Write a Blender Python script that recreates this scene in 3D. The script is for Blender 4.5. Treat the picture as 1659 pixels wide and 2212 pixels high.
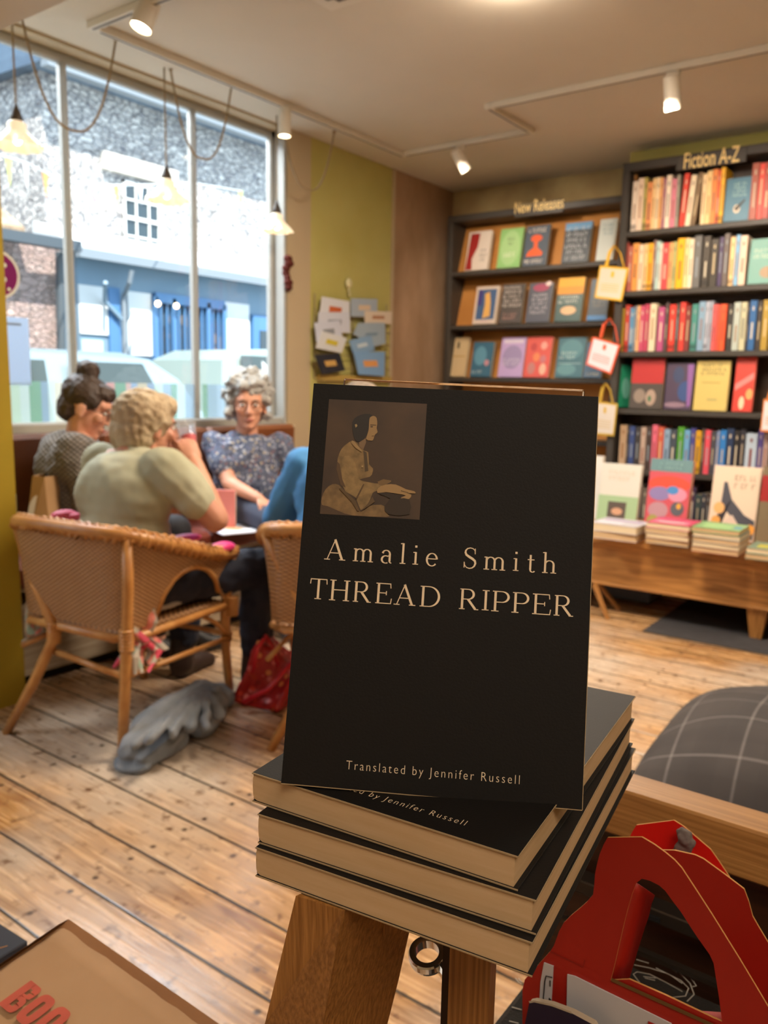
import bpy, math, random
from mathutils import Vector, Matrix, Euler, noise
from math import sin, cos, pi, radians
random.seed(7)
for o in list(bpy.data.objects): bpy.data.objects.remove(o)
scn = bpy.context.scene; COL = scn.collection

# ------------------------------------------------------------------ camera
FPX = 1758.0
YAW, PITCH, ROLL = radians(36.04), radians(-8.81), radians(1.08)
CAM = Vector((0, 0, 1.2))
wv = Vector((-sin(YAW)*cos(PITCH), cos(YAW)*cos(PITCH), sin(PITCH)))
r0 = Vector((cos(YAW), sin(YAW), 0)); u0 = r0.cross(wv)
RV = cos(ROLL)*r0 + sin(ROLL)*u0; UV = -sin(ROLL)*r0 + cos(ROLL)*u0
cd = bpy.data.cameras.new('camera'); cam = bpy.data.objects.new('camera', cd); COL.objects.link(cam)
cam.matrix_world = Matrix(((RV.x, UV.x, -wv.x, CAM.x), (RV.y, UV.y, -wv.y, CAM.y), (RV.z, UV.z, -wv.z, CAM.z), (0, 0, 0, 1)))
cd.sensor_fit = 'VERTICAL'; cd.sensor_height = 36; cd.sensor_width = 27; cd.lens = FPX/2212*36
cd.clip_start = .02; cd.clip_end = 200
cd.dof.use_dof = True; cd.dof.focus_distance = .355; cd.dof.aperture_fstop = 16
scn.camera = cam

# ------------------------------------------------------------------ light
def hexc(h):
    h = h.lstrip('#'); out = []
    for i in (0, 2, 4):
        c = int(h[i:i+2], 16)/255; out.append(c/12.92 if c <= .04045 else ((c+.055)/1.055)**2.4)
    return tuple(out)
W = bpy.data.worlds.new('sky'); scn.world = W; W.use_nodes = True
bg = W.node_tree.nodes['Background']; bg.inputs[0].default_value = (.58, .78, 1.0, 1); bg.inputs[1].default_value = 1.5
def light(name, kind, loc, energy, col, size=.2, rot=(0, 0, 0), sy=None, spot=None, blend=.5):
    l = bpy.data.lights.new(name, kind); l.energy = energy; l.color = col
    if kind == 'AREA':
        l.size = size
        if sy: l.shape = 'RECTANGLE'; l.size_y = sy
    elif kind == 'SUN': l.angle = radians(.6)
    else: l.shadow_soft_size = size
    if spot: l.spot_size = radians(spot); l.spot_blend = blend
    o = bpy.data.objects.new(name, l); COL.objects.link(o); o.location = loc; o.rotation_euler = rot; return o
def aim(o, d): o.rotation_euler = Vector(d).to_track_quat('-Z', 'Y').to_euler()
sun = light('sun', 'SUN', (4, 0, 9), 6.5, (1, .96, .88)); aim(sun, (-.62, .35, -1.0))
DAY = (.86, .94, 1.0)
l_ = light('added_window_fill_front', 'AREA', (-4.5, 2.5, 3.75), 170, DAY, 2.6, sy=1.1); aim(l_, (1, -.12, -.85))  # unseen lamp outside above the window, added to boost daylight indoors
l_ = light('added_window_fill_side', 'AREA', (-4.3, -.9, 3.3), 70, DAY, 2.4, sy=1.0); aim(l_, (1, .1, -.75))  # another added lamp, out of view beyond the second window
WARM = (1, .84, .66)
light('ceiling_light_front', 'AREA', (.9, -.6, 2.6), 17, WARM, 1.0)
light('ceiling_light_middle', 'AREA', (-1.3, 2.7, 2.62), 46, WARM, .7)
light('ceiling_light_right', 'AREA', (.6, 3.6, 2.62), 20, WARM, .7)
l_ = light('shelf_spot_left', 'SPOT', (-2.66, 4.25, 2.48), 22, WARM, .04, spot=95, blend=.8); aim(l_, (0, 1.1, -.75))
l_ = light('shelf_spot_right', 'SPOT', (-1.30, 3.85, 2.46), 30, WARM, .04, spot=100, blend=.8); aim(l_, (.1, 1.2, -.8))
l_ = light('shelf_spot_far', 'SPOT', (-.5, 3.85, 2.46), 25, WARM, .04, spot=100, blend=.8); aim(l_, (-.1, 1.2, -.8))
scn.view_settings.view_transform = 'Standard'; scn.view_settings.look = 'None'
scn.view_settings.gamma = 1; scn.view_settings.use_curve_mapping = False; scn.view_settings.exposure = 0.9

# ------------------------------------------------------------------ helpers
def ray(x, y): return wv + (x-829.5)/FPX*RV - (y-1106)/FPX*UV
def at(x, y, ax, v):
    d = ray(x, y); i = 'xyz'.index(ax); return CAM + d*((v-CAM[i])/d[i])
def atp(x, y, P, N):
    d = ray(x, y); return CAM + d*((Vector(P)-CAM).dot(N)/d.dot(N))
MATS = {}
def mat(name, h, rough=.6, var=0, vscale=8, h2=None, bump=0, bscale=60, metal=0, emit=0, spec=.5, stretch=(1, 1, 1), sheen=0, coat=0):
    """plain material with optional noise mixing towards a second colour"""
    if name in MATS: return MATS[name]
    m = bpy.data.materials.new(name); m.use_nodes = True; nt = m.node_tree; b = nt.nodes['Principled BSDF']
    c = hexc(h); b.inputs['Base Color'].default_value = (*c, 1); b.inputs['Roughness'].default_value = rough
    b.inputs['Metallic'].default_value = metal; b.inputs['Specular IOR Level'].default_value = spec
    if coat: b.inputs['Coat Weight'].default_value = coat
    if emit:
        b.inputs['Emission Color'].default_value = (*c, 1); b.inputs['Emission Strength'].default_value = emit
    if var or bump:
        tc = nt.nodes.new('ShaderNodeTexCoord'); mp = nt.nodes.new('ShaderNodeMapping'); mp.inputs['Scale'].default_value = stretch
        nt.links.new(tc.outputs['Object'], mp.inputs[0])
    if var:
        n = nt.nodes.new('ShaderNodeTexNoise'); n.inputs['Scale'].default_value = vscale; n.inputs['Detail'].default_value = 6
        nt.links.new(mp.outputs[0], n.inputs[0])
        cr = nt.nodes.new('ShaderNodeValToRGB'); c2 = hexc(h2) if h2 else tuple(x*.6 for x in c)
        cr.color_ramp.elements[0].position = .5-.5*(1-var)*.6; cr.color_ramp.elements[1].position = .5+.5*(1-var)*.6+.02
        cr.color_ramp.elements[0].color = (*c2, 1); cr.color_ramp.elements[1].color = (*c, 1)
        nt.links.new(n.outputs[0], cr.inputs[0]); nt.links.new(cr.outputs[0], b.inputs['Base Color'])
    if bump:
        n2 = nt.nodes.new('ShaderNodeTexNoise'); n2.inputs['Scale'].default_value = bscale; n2.inputs['Detail'].default_value = 4
        nt.links.new(mp.outputs[0], n2.inputs[0]); bp = nt.nodes.new('ShaderNodeBump'); bp.inputs['Strength'].default_value = bump; bp.inputs['Distance'].default_value = .004
        nt.links.new(n2.outputs[0], bp.inputs['Height']); nt.links.new(bp.outputs[0], b.inputs['Normal'])
    MATS[name] = m; return m
def cover(h, rough=.45): return mat('cover_'+h, h, rough)
def nodes(name):
    m = bpy.data.materials.new(name); m.use_nodes = True; nt = m.node_tree; MATS[name] = m
    return m, nt, nt.nodes['Principled BSDF']
def N(nt, t, **kw):
    n = nt.nodes.new('ShaderNode'+t)
    for k, v in kw.items():
        if k.startswith('i_'): n.inputs[int(k[2:])].default_value = v
        else: setattr(n, k, v)
    return n
def mth(nt, op, a, b=None, clamp=False):
    n = nt.nodes.new('ShaderNodeMath'); n.operation = op; n.use_clamp = clamp
    for i, v in enumerate((a, b)):
        if v is None: continue
        if isinstance(v, (int, float)): n.inputs[i].default_value = v
        else: nt.links.new(v, n.inputs[i])
    return n.outputs[0]
def mix(nt, f, a, b, mode='MIX'):
    n = nt.nodes.new('ShaderNodeMix'); n.data_type = 'RGBA'; n.blend_type = mode
    for s, v in ((n.inputs[0], f), (n.inputs[6], a), (n.inputs[7], b)):
        if isinstance(v, (int, float)): s.default_value = v
        elif isinstance(v, tuple): s.default_value = (*v[:3], 1)
        else: nt.links.new(v, s)
    return n.outputs[2]

MW = {}
class MB:
    def __init__(s, T=None): s.v = []; s.f = []; s.mi = []; s.T = T or Matrix()
    def add(s, vs, fs, mi=0):
        n = len(s.v); s.v += [s.T @ Vector(p) for p in vs]; s.f += [tuple(i+n for i in f) for f in fs]; s.mi += [mi]*len(fs); return s
    def box(s, x0, x1, y0, y1, z0, z1, mi=0, T=None, b=0):
        if b: b = min(b, abs(x1-x0)/2.1, abs(y1-y0)/2.1, abs(z1-z0)/2.1)
        if b:   # chamfered along all edges
            vs = []; 
            for sx in (0, 1):
                for sy in (0, 1):
                    for sz in (0, 1):
                        X = (x0, x1)[sx]; Y = (y0, y1)[sy]; Z = (z0, z1)[sz]; dx, dy, dz = (b, -b)[sx], (b, -b)[sy], (b, -b)[sz]
                        vs += [(X, Y+dy, Z+dz), (X+dx, Y, Z+dz), (X+dx, Y+dy, Z)]
            def q(sx, sy, sz, k): return (sx*4+sy*2+sz)*3+k
            fs = []
            for sx in (0, 1): fs.append((q(sx, 0, 0, 0), q(sx, 1, 0, 0), q(sx, 1, 1, 0), q(sx, 0, 1, 0)))
            for sy in (0, 1): fs.append((q(0, sy, 0, 1), q(1, sy, 0, 1), q(1, sy, 1, 1), q(0, sy, 1, 1)))
            for sz in (0, 1): fs.append((q(0, 0, sz, 2), q(1, 0, sz, 2), q(1, 1, sz, 2), q(0, 1, sz, 2)))
            for a in (0, 1):
                for c in (0, 1):
                    fs.append((q(0, a, c, 1), q(1, a, c, 1), q(1, a, c, 2), q(0, a, c, 2)))
                    fs.append((q(a, 0, c, 0), q(a, 1, c, 0), q(a, 1, c, 2), q(a, 0, c, 2)))
                    fs.append((q(a, c, 0, 0), q(a, c, 1, 0), q(a, c, 1, 1), q(a, c, 0, 1)))
                    for e in (0, 1): fs.append((q(a, c, e, 0), q(a, c, e, 1), q(a, c, e, 2)))
        else:
            vs = [(x, y, z) for x in (x0, x1) for y in (y0, y1) for z in (z0, z1)]
            fs = [(0, 1, 3, 2), (4, 6, 7, 5), (0, 4, 5, 1), (2, 3, 7, 6), (0, 2, 6, 4), (1, 5, 7, 3)]
        if T: vs = [T @ Vector(p) for p in vs]
        return s.add(vs, fs, mi)
    def hexa(s, bot, top, mi=0):   # four bottom points, four top points
        return s.add(list(bot)+list(top), [(3, 2, 1, 0), (4, 5, 6, 7), (0, 1, 5, 4), (1, 2, 6, 5), (2, 3, 7, 6), (3, 0, 4, 7)], mi)
    def prism(s, pts, d, mi=0, mside=None):     # polygon of 3d points swept by vector d
        d = Vector(d); n = len(pts); P = [Vector(p) for p in pts]
        s.add(P+[p+d for p in P], [tuple(range(n))[::-1], tuple(range(n, 2*n))], mi)
        s.add(P+[p+d for p in P], [(i, (i+1) % n, n+(i+1) % n, n+i) for i in range(n)], mi if mside is None else mside); return s
    def tube(s, pts, r, n=8, mi=0, cap=True, flat=1):
        P = [Vector(p) for p in pts]; rs = r if isinstance(r, (list, tuple)) else [r]*len(P); rings = []; up = None
        for i, p in enumerate(P):
            t = (P[min(i+1, len(P)-1)]-P[max(i-1, 0)]).normalized()
            if up is None: up = t.orthogonal().normalized()
            up = (up-t*up.dot(t)).normalized(); sd = t.cross(up)
            rings.append([p+(up*cos(2*pi*k/n)+sd*sin(2*pi*k/n)*flat)*rs[i] for k in range(n)])
        vs = [v for q in rings for v in q]
        fs = [(i*n+k, i*n+(k+1) % n, (i+1)*n+(k+1) % n, (i+1)*n+k) for i in range(len(P)-1) for k in range(n)]
        if cap: fs += [tuple(range(n))[::-1], tuple((len(P)-1)*n+k for k in range(n))]
        return s.add(vs, fs, mi)
    def lathe(s, c, prof, n=20, mi=0, axis=(0, 0, 1), wave=None, cap=True):
        A = Vector(axis).normalized(); X = A.orthogonal().normalized(); Y = A.cross(X); c = Vector(c); vs = []
        for j, (r, h) in enumerate(prof):
            for k in range(n):
                a = 2*pi*k/n; rr = r*(1+(wave(a, j) if wave else 0)); vs.append(c+A*h+(X*cos(a)+Y*sin(a))*rr)
        m = len(prof); fs = [(j*n+k, j*n+(k+1) % n, (j+1)*n+(k+1) % n, (j+1)*n+k) for j in range(m-1) for k in range(n)]
        if cap: fs += [tuple(range(n))[::-1], tuple((m-1)*n+k for k in range(n))]
        return s.add(vs, fs, mi)
    def ell(s, c, r, R=None, n=10, mi=0):
        c = Vector(c); r = r if isinstance(r, (list, tuple)) else (r, r, r); vs = []; m = n; k2 = n*2
        for i in range(1, m):
            t = pi*i/m
            for k in range(k2):
                a = 2*pi*k/k2; p = Vector((r[0]*sin(t)*cos(a), r[1]*sin(t)*sin(a), r[2]*cos(t))); vs.append(c+(R @ p if R else p))
        top = len(vs); p = Vector((0, 0, r[2])); vs.append(c+(R @ p if R else p)); vs.append(c-(R @ p if R else p))
        fs = [(i*k2+k, (i+1)*k2+k, (i+1)*k2+(k+1) % k2, i*k2+(k+1) % k2) for i in range(m-2) for k in range(k2)]
        fs += [(top, k, (k+1) % k2) for k in range(k2)]+[(top+1, (m-2)*k2+(k+1) % k2, (m-2)*k2+k) for k in range(k2)]
        return s.add(vs, fs, mi)
    def cap(s, a, ra, b, rb, n=12, mi=0):      # tapered capsule
        a = Vector(a); b = Vector(b); t = (b-a).normalized(); pts = []; rs = []
        for q in (80, 60, 40, 20, 0): pts.append(a-t*ra*sin(radians(q))); rs.append(ra*cos(radians(q)))
        for q in (0, 20, 40, 60, 80): pts.append(b+t*rb*sin(radians(q))); rs.append(rb*cos(radians(q)))
        return s.tube(pts, rs, n, mi)
    def chain(s, pts, rs, n=12, mi=0):
        for i in range(len(pts)-1): s.cap(pts[i], rs[i], pts[i+1], rs[i+1], n, mi)
        return s
    def ribbon(s, pts, n, w, mi=0, ws=None):        # flat stroke lying on a surface with normal n
        n = Vector(n); P = [Vector(p) for p in pts]; vs = []
        for i, p in enumerate(P):
            t = (P[min(i+1, len(P)-1)]-P[max(i-1, 0)]).normalized(); sd = n.cross(t).normalized()*((ws[i] if ws else w)/2); vs += [p-sd, p+sd]
        return s.add(vs, [(2*i, 2*i+2, 2*i+3, 2*i+1) for i in range(len(P)-1)], mi)
    def mesh(s, name, inv=None):
        me = bpy.data.meshes.new(name); me.from_pydata([(inv @ p) if inv else p for p in s.v], [], s.f); return me
    def build(s, name, mats, parent=None, smooth=False, label=None, recalc=True):
        inv = MW[parent.name].inverted() if parent else None
        me = s.mesh(name, inv)
        for m in (mats if isinstance(mats, (list, tuple)) else [mats]): me.materials.append(m)
        me.polygons.foreach_set('material_index', s.mi)
        if recalc:
            import bmesh
            bm = bmesh.new(); bm.from_mesh(me); bmesh.ops.recalc_face_normals(bm, faces=bm.faces); bm.to_mesh(me); bm.free()
        if smooth:
            me.polygons.foreach_set('use_smooth', [True]*len(me.polygons))
        o = bpy.data.objects.new(name, me); COL.objects.link(o)
        if parent: o.parent = parent; MW[o.name] = MW[parent.name]
        else: MW[o.name] = Matrix()
        if label: o['label'] = label
        return o
    def blob(s, name, m, parent=None, vox=.01, smooth=3, disp=0, dscale=10, label=None, aniso=None):
        """union of the closed pieces as one continuous surface"""
        me = s.mesh('tmp'); o = bpy.data.objects.new('tmp', me); COL.objects.link(o)
        md = o.modifiers.new('r', 'REMESH'); md.mode = 'VOXEL'; md.voxel_size = vox
        if smooth: ms = o.modifiers.new('s', 'SMOOTH'); ms.iterations = smooth; ms.factor = .5
        dg = bpy.context.evaluated_depsgraph_get(); dg.update(); me2 = bpy.data.meshes.new_from_object(o.evaluated_get(dg))
        bpy.data.objects.remove(o)
        nr = [v.normal.copy() for v in me2.vertices]
        inv = MW[parent.name].inverted() if parent else Matrix()
        for v, n_ in zip(me2.vertices, nr):
            p = v.co.copy()
            if disp:
                k_ = p*dscale
                if aniso: a_ = Vector(aniso).normalized(); k_ = k_-a_*k_.dot(a_)*.8
                p += n_*disp*(noise.turbulence(k_, 3, False) if not aniso else 1-2.2*abs(noise.noise(k_)))
            v.co = inv @ p
        me2.materials.clear(); me2.materials.append(m); me2.polygons.foreach_set('material_index', [0]*len(me2.polygons))
        me2.polygons.foreach_set('use_smooth', [True]*len(me2.polygons)); me2.name = name
        ob = bpy.data.objects.new(name, me2); COL.objects.link(ob)
        if parent: ob.parent = parent; MW[ob.name] = MW[parent.name]
        if label: ob['label'] = label
        return ob
def thing(name, label, cat, loc=(0, 0, 0), rz=0, group=None):
    o = bpy.data.objects.new(name, None); COL.objects.link(o); o.location = loc; o.rotation_euler = (0, 0, rz)
    o.empty_display_size = .05; MW[o.name] = Matrix.Translation(loc) @ Matrix.Rotation(rz, 4, 'Z')
    o['label'] = label; o['category'] = cat
    if group: o['group'] = group
    return o
def tag(o, label, cat, group=None, kind=None):
    o['label'] = label; o['category'] = cat
    if group: o['group'] = group
    if kind: o['kind'] = kind
    return o
def st(o, label=None):
    o['kind'] = 'structure'
    if label: o['label'] = label
    return o
def frame(o, x, y, z=None):     # matrix from origin and axes
    x = Vector(x).normalized(); y = Vector(y).normalized(); z = Vector(z).normalized() if z else x.cross(y)
    return Matrix(((x.x, y.x, z.x, o[0]), (x.y, y.y, z.y, o[1]), (x.z, y.z, z.z, o[2]), (0, 0, 0, 1)))
def textmesh(body, size=1, extrude=0, offset=0, space=1):
    cu = bpy.data.curves.new('t', 'FONT'); cu.body = body; cu.size = size; cu.extrude = extrude; cu.offset = offset; cu.space_character = space; cu.resolution_u = 3
    o = bpy.data.objects.new('t', cu); COL.objects.link(o); dg = bpy.context.evaluated_depsgraph_get(); dg.update()
    me = bpy.data.meshes.new_from_object(o.evaluated_get(dg)); bpy.data.objects.remove(o)
    return [v.co.copy() for v in me.vertices], [tuple(p.vertices) for p in me.polygons]
def put_text(mb, body, P0, P1, up, h, mi=0, offset=0, lift=0.0, space=1):
    """text stretched between baseline points P0 and P1 with cap height h"""
    vs, fs = textmesh(body, 1, 0, offset, space); x0 = min(v.x for v in vs); x1 = max(v.x for v in vs); hh = .7
    P0, P1, up = Vector(P0), Vector(P1), Vector(up).normalized(); X = P1-P0; nn = X.normalized().cross(up)
    mb.add([P0+X*((v.x-x0)/(x1-x0))+up*(v.y/hh*h)+nn*lift for v in vs], fs, mi)

# ------------------------------------------------------------------ materials
def wood(name, a, b, axis=0, scale=1, rough=.45, dark=None, fine=1):
    m, nt, bs = nodes(name); tc = N(nt, 'TexCoord'); mp = N(nt, 'Mapping'); sc = [14*scale*fine]*3; sc[axis] = 1.1*scale; mp.inputs['Scale'].default_value = sc
    nt.links.new(tc.outputs['Object'], mp.inputs[0]); n = N(nt, 'TexNoise'); n.inputs['Scale'].default_value = 3; n.inputs['Detail'].default_value = 8; n.inputs['Distortion'].default_value = .8 if fine == 1 else .2
    nt.links.new(mp.outputs[0], n.inputs[0]); cr = N(nt, 'ValToRGB'); cr.color_ramp.elements[0].position = .35; cr.color_ramp.elements[1].position = .66
    cr.color_ramp.elements[0].color = (*hexc(a), 1); cr.color_ramp.elements[1].color = (*hexc(b), 1); nt.links.new(n.outputs[0], cr.inputs[0])
    nt.links.new(cr.outputs[0], bs.inputs['Base Color']); bs.inputs['Roughness'].default_value = rough
    bp = N(nt, 'Bump'); bp.inputs['Strength'].default_value = .25; bp.inputs['Distance'].default_value = .002; nt.links.new(n.outputs[0], bp.inputs['Height']); nt.links.new(bp.outputs[0], bs.inputs['Normal'])
    return m
PINE = wood('pine', '#93602c', '#c68c4a', 0); PINEZ = wood('pine_upright', '#93602c', '#c68c4a', 2)
OAK = wood('oak_upright', '#8a5a26', '#b27c40', 2, 3, fine=6); OAKX = wood('oak', '#9a6a34', '#bd8a4c', 0, 2, fine=4)
DARKWOOD = wood('dark_brown_wood', '#2e1709', '#4a2812', 0, 1.5); WASH = wood('whitewashed_wood', '#94826a', '#b5a68e', 1, 1, .7)
def floor_mat():
    m, nt, bs = nodes('floorboards'); L = nt.links.new; tc = N(nt, 'TexCoord'); sp = N(nt, 'SeparateXYZ'); L(tc.outputs['Object'], sp.inputs[0])
    x, y = sp.outputs[0], sp.outputs[1]
    wob = N(nt, 'TexNoise'); wob.inputs['Scale'].default_value = .7; L(tc.outputs['Object'], wob.inputs[0])
    yy = mth(nt, 'DIVIDE', mth(nt, 'ADD', mth(nt, 'ADD', y, mth(nt, 'MULTIPLY', wob.outputs[0], .03)), 9.953), .172); pid = mth(nt, 'FLOOR', yy); fr = mth(nt, 'FRACT', yy)
    wn = N(nt, 'TexWhiteNoise', noise_dimensions='1D'); L(pid, wn.inputs['W'])
    # grain
    cb = N(nt, 'CombineXYZ'); L(mth(nt, 'ADD', mth(nt, 'MULTIPLY', x, 1.3), mth(nt, 'MULTIPLY', pid, 7.3)), cb.inputs[0]); L(mth(nt, 'MULTIPLY', y, 16), cb.inputs[1])
    g = N(nt, 'TexNoise'); g.inputs['Scale'].default_value = 2.4; g.inputs['Detail'].default_value = 9; g.inputs['Distortion'].default_value = 1.2; L(cb.outputs[0], g.inputs[0])
    s = N(nt, 'TexNoise'); s.inputs['Scale'].default_value = 2.2; s.inputs['Detail'].default_value = 7; L(tc.outputs['Object'], s.inputs[0])
    gr = mth(nt, 'MULTIPLY', mth(nt, 'SUBTRACT', g.outputs[0], .33, True), 2.9, True)
    c1 = mix(nt, gr, hexc('#84552d'), hexc('#d6a56c'))
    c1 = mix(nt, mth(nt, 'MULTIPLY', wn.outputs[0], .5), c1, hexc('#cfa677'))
    st_ = mth(nt, 'MULTIPLY', mth(nt, 'SUBTRACT', s.outputs[0], .50, True), 5.0, True)
    c1 = mix(nt, mth(nt, 'MULTIPLY', st_, .75), c1, hexc('#5c3a22'))
    # worn pale patches, paled further to paint window glare into the colour
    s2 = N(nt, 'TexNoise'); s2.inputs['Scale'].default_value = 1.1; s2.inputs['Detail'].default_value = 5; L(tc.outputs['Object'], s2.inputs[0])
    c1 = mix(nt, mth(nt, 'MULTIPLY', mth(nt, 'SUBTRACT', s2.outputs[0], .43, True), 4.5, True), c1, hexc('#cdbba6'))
    s4 = N(nt, 'TexNoise'); s4.inputs['Scale'].default_value = 5.5; s4.inputs['Detail'].default_value = 8; s4.inputs['Distortion'].default_value = .6; L(cb.outputs[0], s4.inputs[0])
    c1 = mix(nt, mth(nt, 'MULTIPLY', mth(nt, 'SUBTRACT', s4.outputs[0], .56, True), 3.5, True), c1, hexc('#755236'))
    # small scuffs, knots
    v = N(nt, 'TexVoronoi'); v.inputs['Scale'].default_value = 6.5; v.inputs['Randomness'].default_value = 1; L(tc.outputs['Object'], v.inputs[0])
    c1 = mix(nt, mth(nt, 'MULTIPLY', mth(nt, 'SUBTRACT', .085, v.outputs['Distance'], True), 14, True), c1, hexc('#3b2413'))
    s3 = N(nt, 'TexNoise'); s3.inputs['Scale'].default_value = 26; s3.inputs['Detail'].default_value = 4; L(tc.outputs['Object'], s3.inputs[0])
    c1 = mix(nt, mth(nt, 'MULTIPLY', mth(nt, 'SUBTRACT', s3.outputs[0], .57, True), 6, True), c1, hexc('#5d3c22'))
    e = mth(nt, 'MINIMUM', fr, mth(nt, 'SUBTRACT', 1, fr)); gap = mth(nt, 'SUBTRACT', 1, mth(nt, 'MULTIPLY', e, 32), True)
    gap = mth(nt, 'MULTIPLY', gap, 1.6, True)
    c1 = mix(nt, gap, c1, hexc('#1d120a'))
    # nail heads in pairs every 0.6 m
    xx = mth(nt, 'FRACT', mth(nt, 'DIVIDE', mth(nt, 'ADD', x, 10), .62)); dx = mth(nt, 'MULTIPLY', mth(nt, 'SUBTRACT', xx, .5), .62)
    f2 = mth(nt, 'ABSOLUTE', mth(nt, 'SUBTRACT', fr, .5)); dy = mth(nt, 'MULTIPLY', mth(nt, 'SUBTRACT', f2, .3), .172)
    d = mth(nt, 'SQRT', mth(nt, 'ADD', mth(nt, 'MULTIPLY', dx, dx), mth(nt, 'MULTIPLY', dy, dy)))
    c1 = mix(nt, mth(nt, 'MULTIPLY', mth(nt, 'SUBTRACT', .011, d, True), 150, True), c1, hexc('#4a3728'))
    L(c1, bs.inputs['Base Color'])
    L(mth(nt, 'ADD', .15, mth(nt, 'MULTIPLY', g.outputs[0], .22)), bs.inputs['Roughness'])
    bs.inputs['Specular IOR Level'].default_value = .75
    h = mth(nt, 'SUBTRACT', mth(nt, 'MULTIPLY', g.outputs[0], .35), mth(nt, 'MULTIPLY', gap, 1.5)); bp = N(nt, 'Bump'); bp.inputs['Strength'].default_value = .5; bp.inputs['Distance'].default_value = .004
    L(h, bp.inputs['Height']); L(bp.outputs[0], bs.inputs['Normal']); return m
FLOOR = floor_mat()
CEIL = mat('ceiling_paint', '#d6cdbd', .85, .5, 1.2, '#cfc6b5')
GREEN = mat('lime_green_paint', '#bfb870', .75, .4, 2.5, '#b3aa5c', bump=.1, bscale=20)
MUSTARD = mat('mustard_paint', '#ac9422', .8, .5, 2, '#a28818')
PLASTER = mat('bare_brown_plaster', '#b8987a', .9, .25, 5, '#957555', bump=.5, bscale=12, stretch=(1, 1, .5))
PLASTER2 = mat('patched_plaster', '#c4b07e', .9, .2, 4, '#a0845a', bump=.4, bscale=10)
CREAM = mat('cream_paint', '#bba98a', .6); WHITEP = mat('white_paint', '#dcdcd6', .45); FRAMEP = mat('window_frame_paint', '#a5a49e', .45)
SHELF = mat('charcoal_shelf_paint', '#3f3a35', .5); SHELFIN = wood('shelf_inner_back', '#2e1c10', '#40291a', 2)
TAN = mat('tan_display_board', '#c98a44', .6, .5, 3, '#b87a38')
BROWNL = mat('brown_leather', '#804a26', .45, .4, 3, '#6a3a1e', bump=.15, bscale=80); REDL = mat('oxblood_leather', '#74301f', .4, .4, 4, '#5e2618')
PAGES = mat('cream_pages', '#d0b189', .8, .3, 30, '#c6a57a', stretch=(1, 1, 12)); PAGEW = mat('pale_pages', '#dcc9a6', .8)
BLACKC = mat('matt_black_cover', '#14110f', .62, bump=.05, bscale=900, spec=.25); CHROME = mat('polished_chrome', '#e6e4e0', .16, metal=1)
BUFF = mat('buff_ink', '#f3dcba', .6); BRASSP = mat('gold_lettering', '#f6d690', .5)
def cane_mat():
    m, nt, bs = nodes('woven_cane'); L = nt.links.new; tc = N(nt, 'TexCoord'); sp = N(nt, 'SeparateXYZ'); L(tc.outputs['Object'], sp.inputs[0])
    a = mth(nt, 'SINE', mth(nt, 'MULTIPLY', sp.outputs[2], 420)); n = N(nt, 'TexNoise'); n.inputs['Scale'].default_value = 22; L(tc.outputs['Object'], n.inputs[0])
    b = mth(nt, 'SINE', mth(nt, 'MULTIPLY', mth(nt, 'ADD', sp.outputs[0], sp.outputs[1]), 260)); h = mth(nt, 'MULTIPLY', a, b)
    c = mix(nt, mth(nt, 'ADD', .5, mth(nt, 'MULTIPLY', h, .5)), hexc('#6b4220'), hexc('#cf9f6a')); c = mix(nt, mth(nt, 'MULTIPLY', n.outputs[0], .5), c, hexc('#8a5c36'))
    L(c, bs.inputs['Base Color']); bs.inputs['Roughness'].default_value = .5; bp = N(nt, 'Bump'); bp.inputs['Strength'].default_value = .6; bp.inputs['Distance'].default_value = .003; L(h, bp.inputs['Height']); L(bp.outputs[0], bs.inputs['Normal']); return m
CANE = cane_mat(); RATTAN = mat('honey_rattan', '#c99252', .4, .4, 14, '#a86c32', bump=.2, bscale=60); 
def spots_mat(name, base, cols, scale, rough=.8, thr=.55):
    m, nt, bs = nodes(name); L = nt.links.new; tc = N(nt, 'TexCoord'); v = N(nt, 'TexVoronoi'); v.inputs['Scale'].default_value = scale; L(tc.outputs['Object'], v.inputs[0])
    sp = N(nt, 'SeparateColor'); L(v.outputs['Color'], sp.inputs[0]); cr = N(nt, 'ValToRGB'); cr.color_ramp.interpolation = 'CONSTANT'
    el = cr.color_ramp.elements; el[0].color = (*hexc(cols[0]), 1); el[0].position = 0; el[1].position = 1/len(cols); el[1].color = (*hexc(cols[1]), 1)
    for i, c in enumerate(cols[2:]): e = el.new((i+2)/len(cols)); e.color = (*hexc(c), 1)
    L(sp.outputs[0], cr.inputs[0]); k = mth(nt, 'MULTIPLY', mth(nt, 'SUBTRACT', thr, v.outputs['Distance'], True), 12, True)
    L(mix(nt, k, hexc(base), cr.outputs[0]), bs.inputs['Base Color']); bs.inputs['Roughness'].default_value = rough; return m
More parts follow.
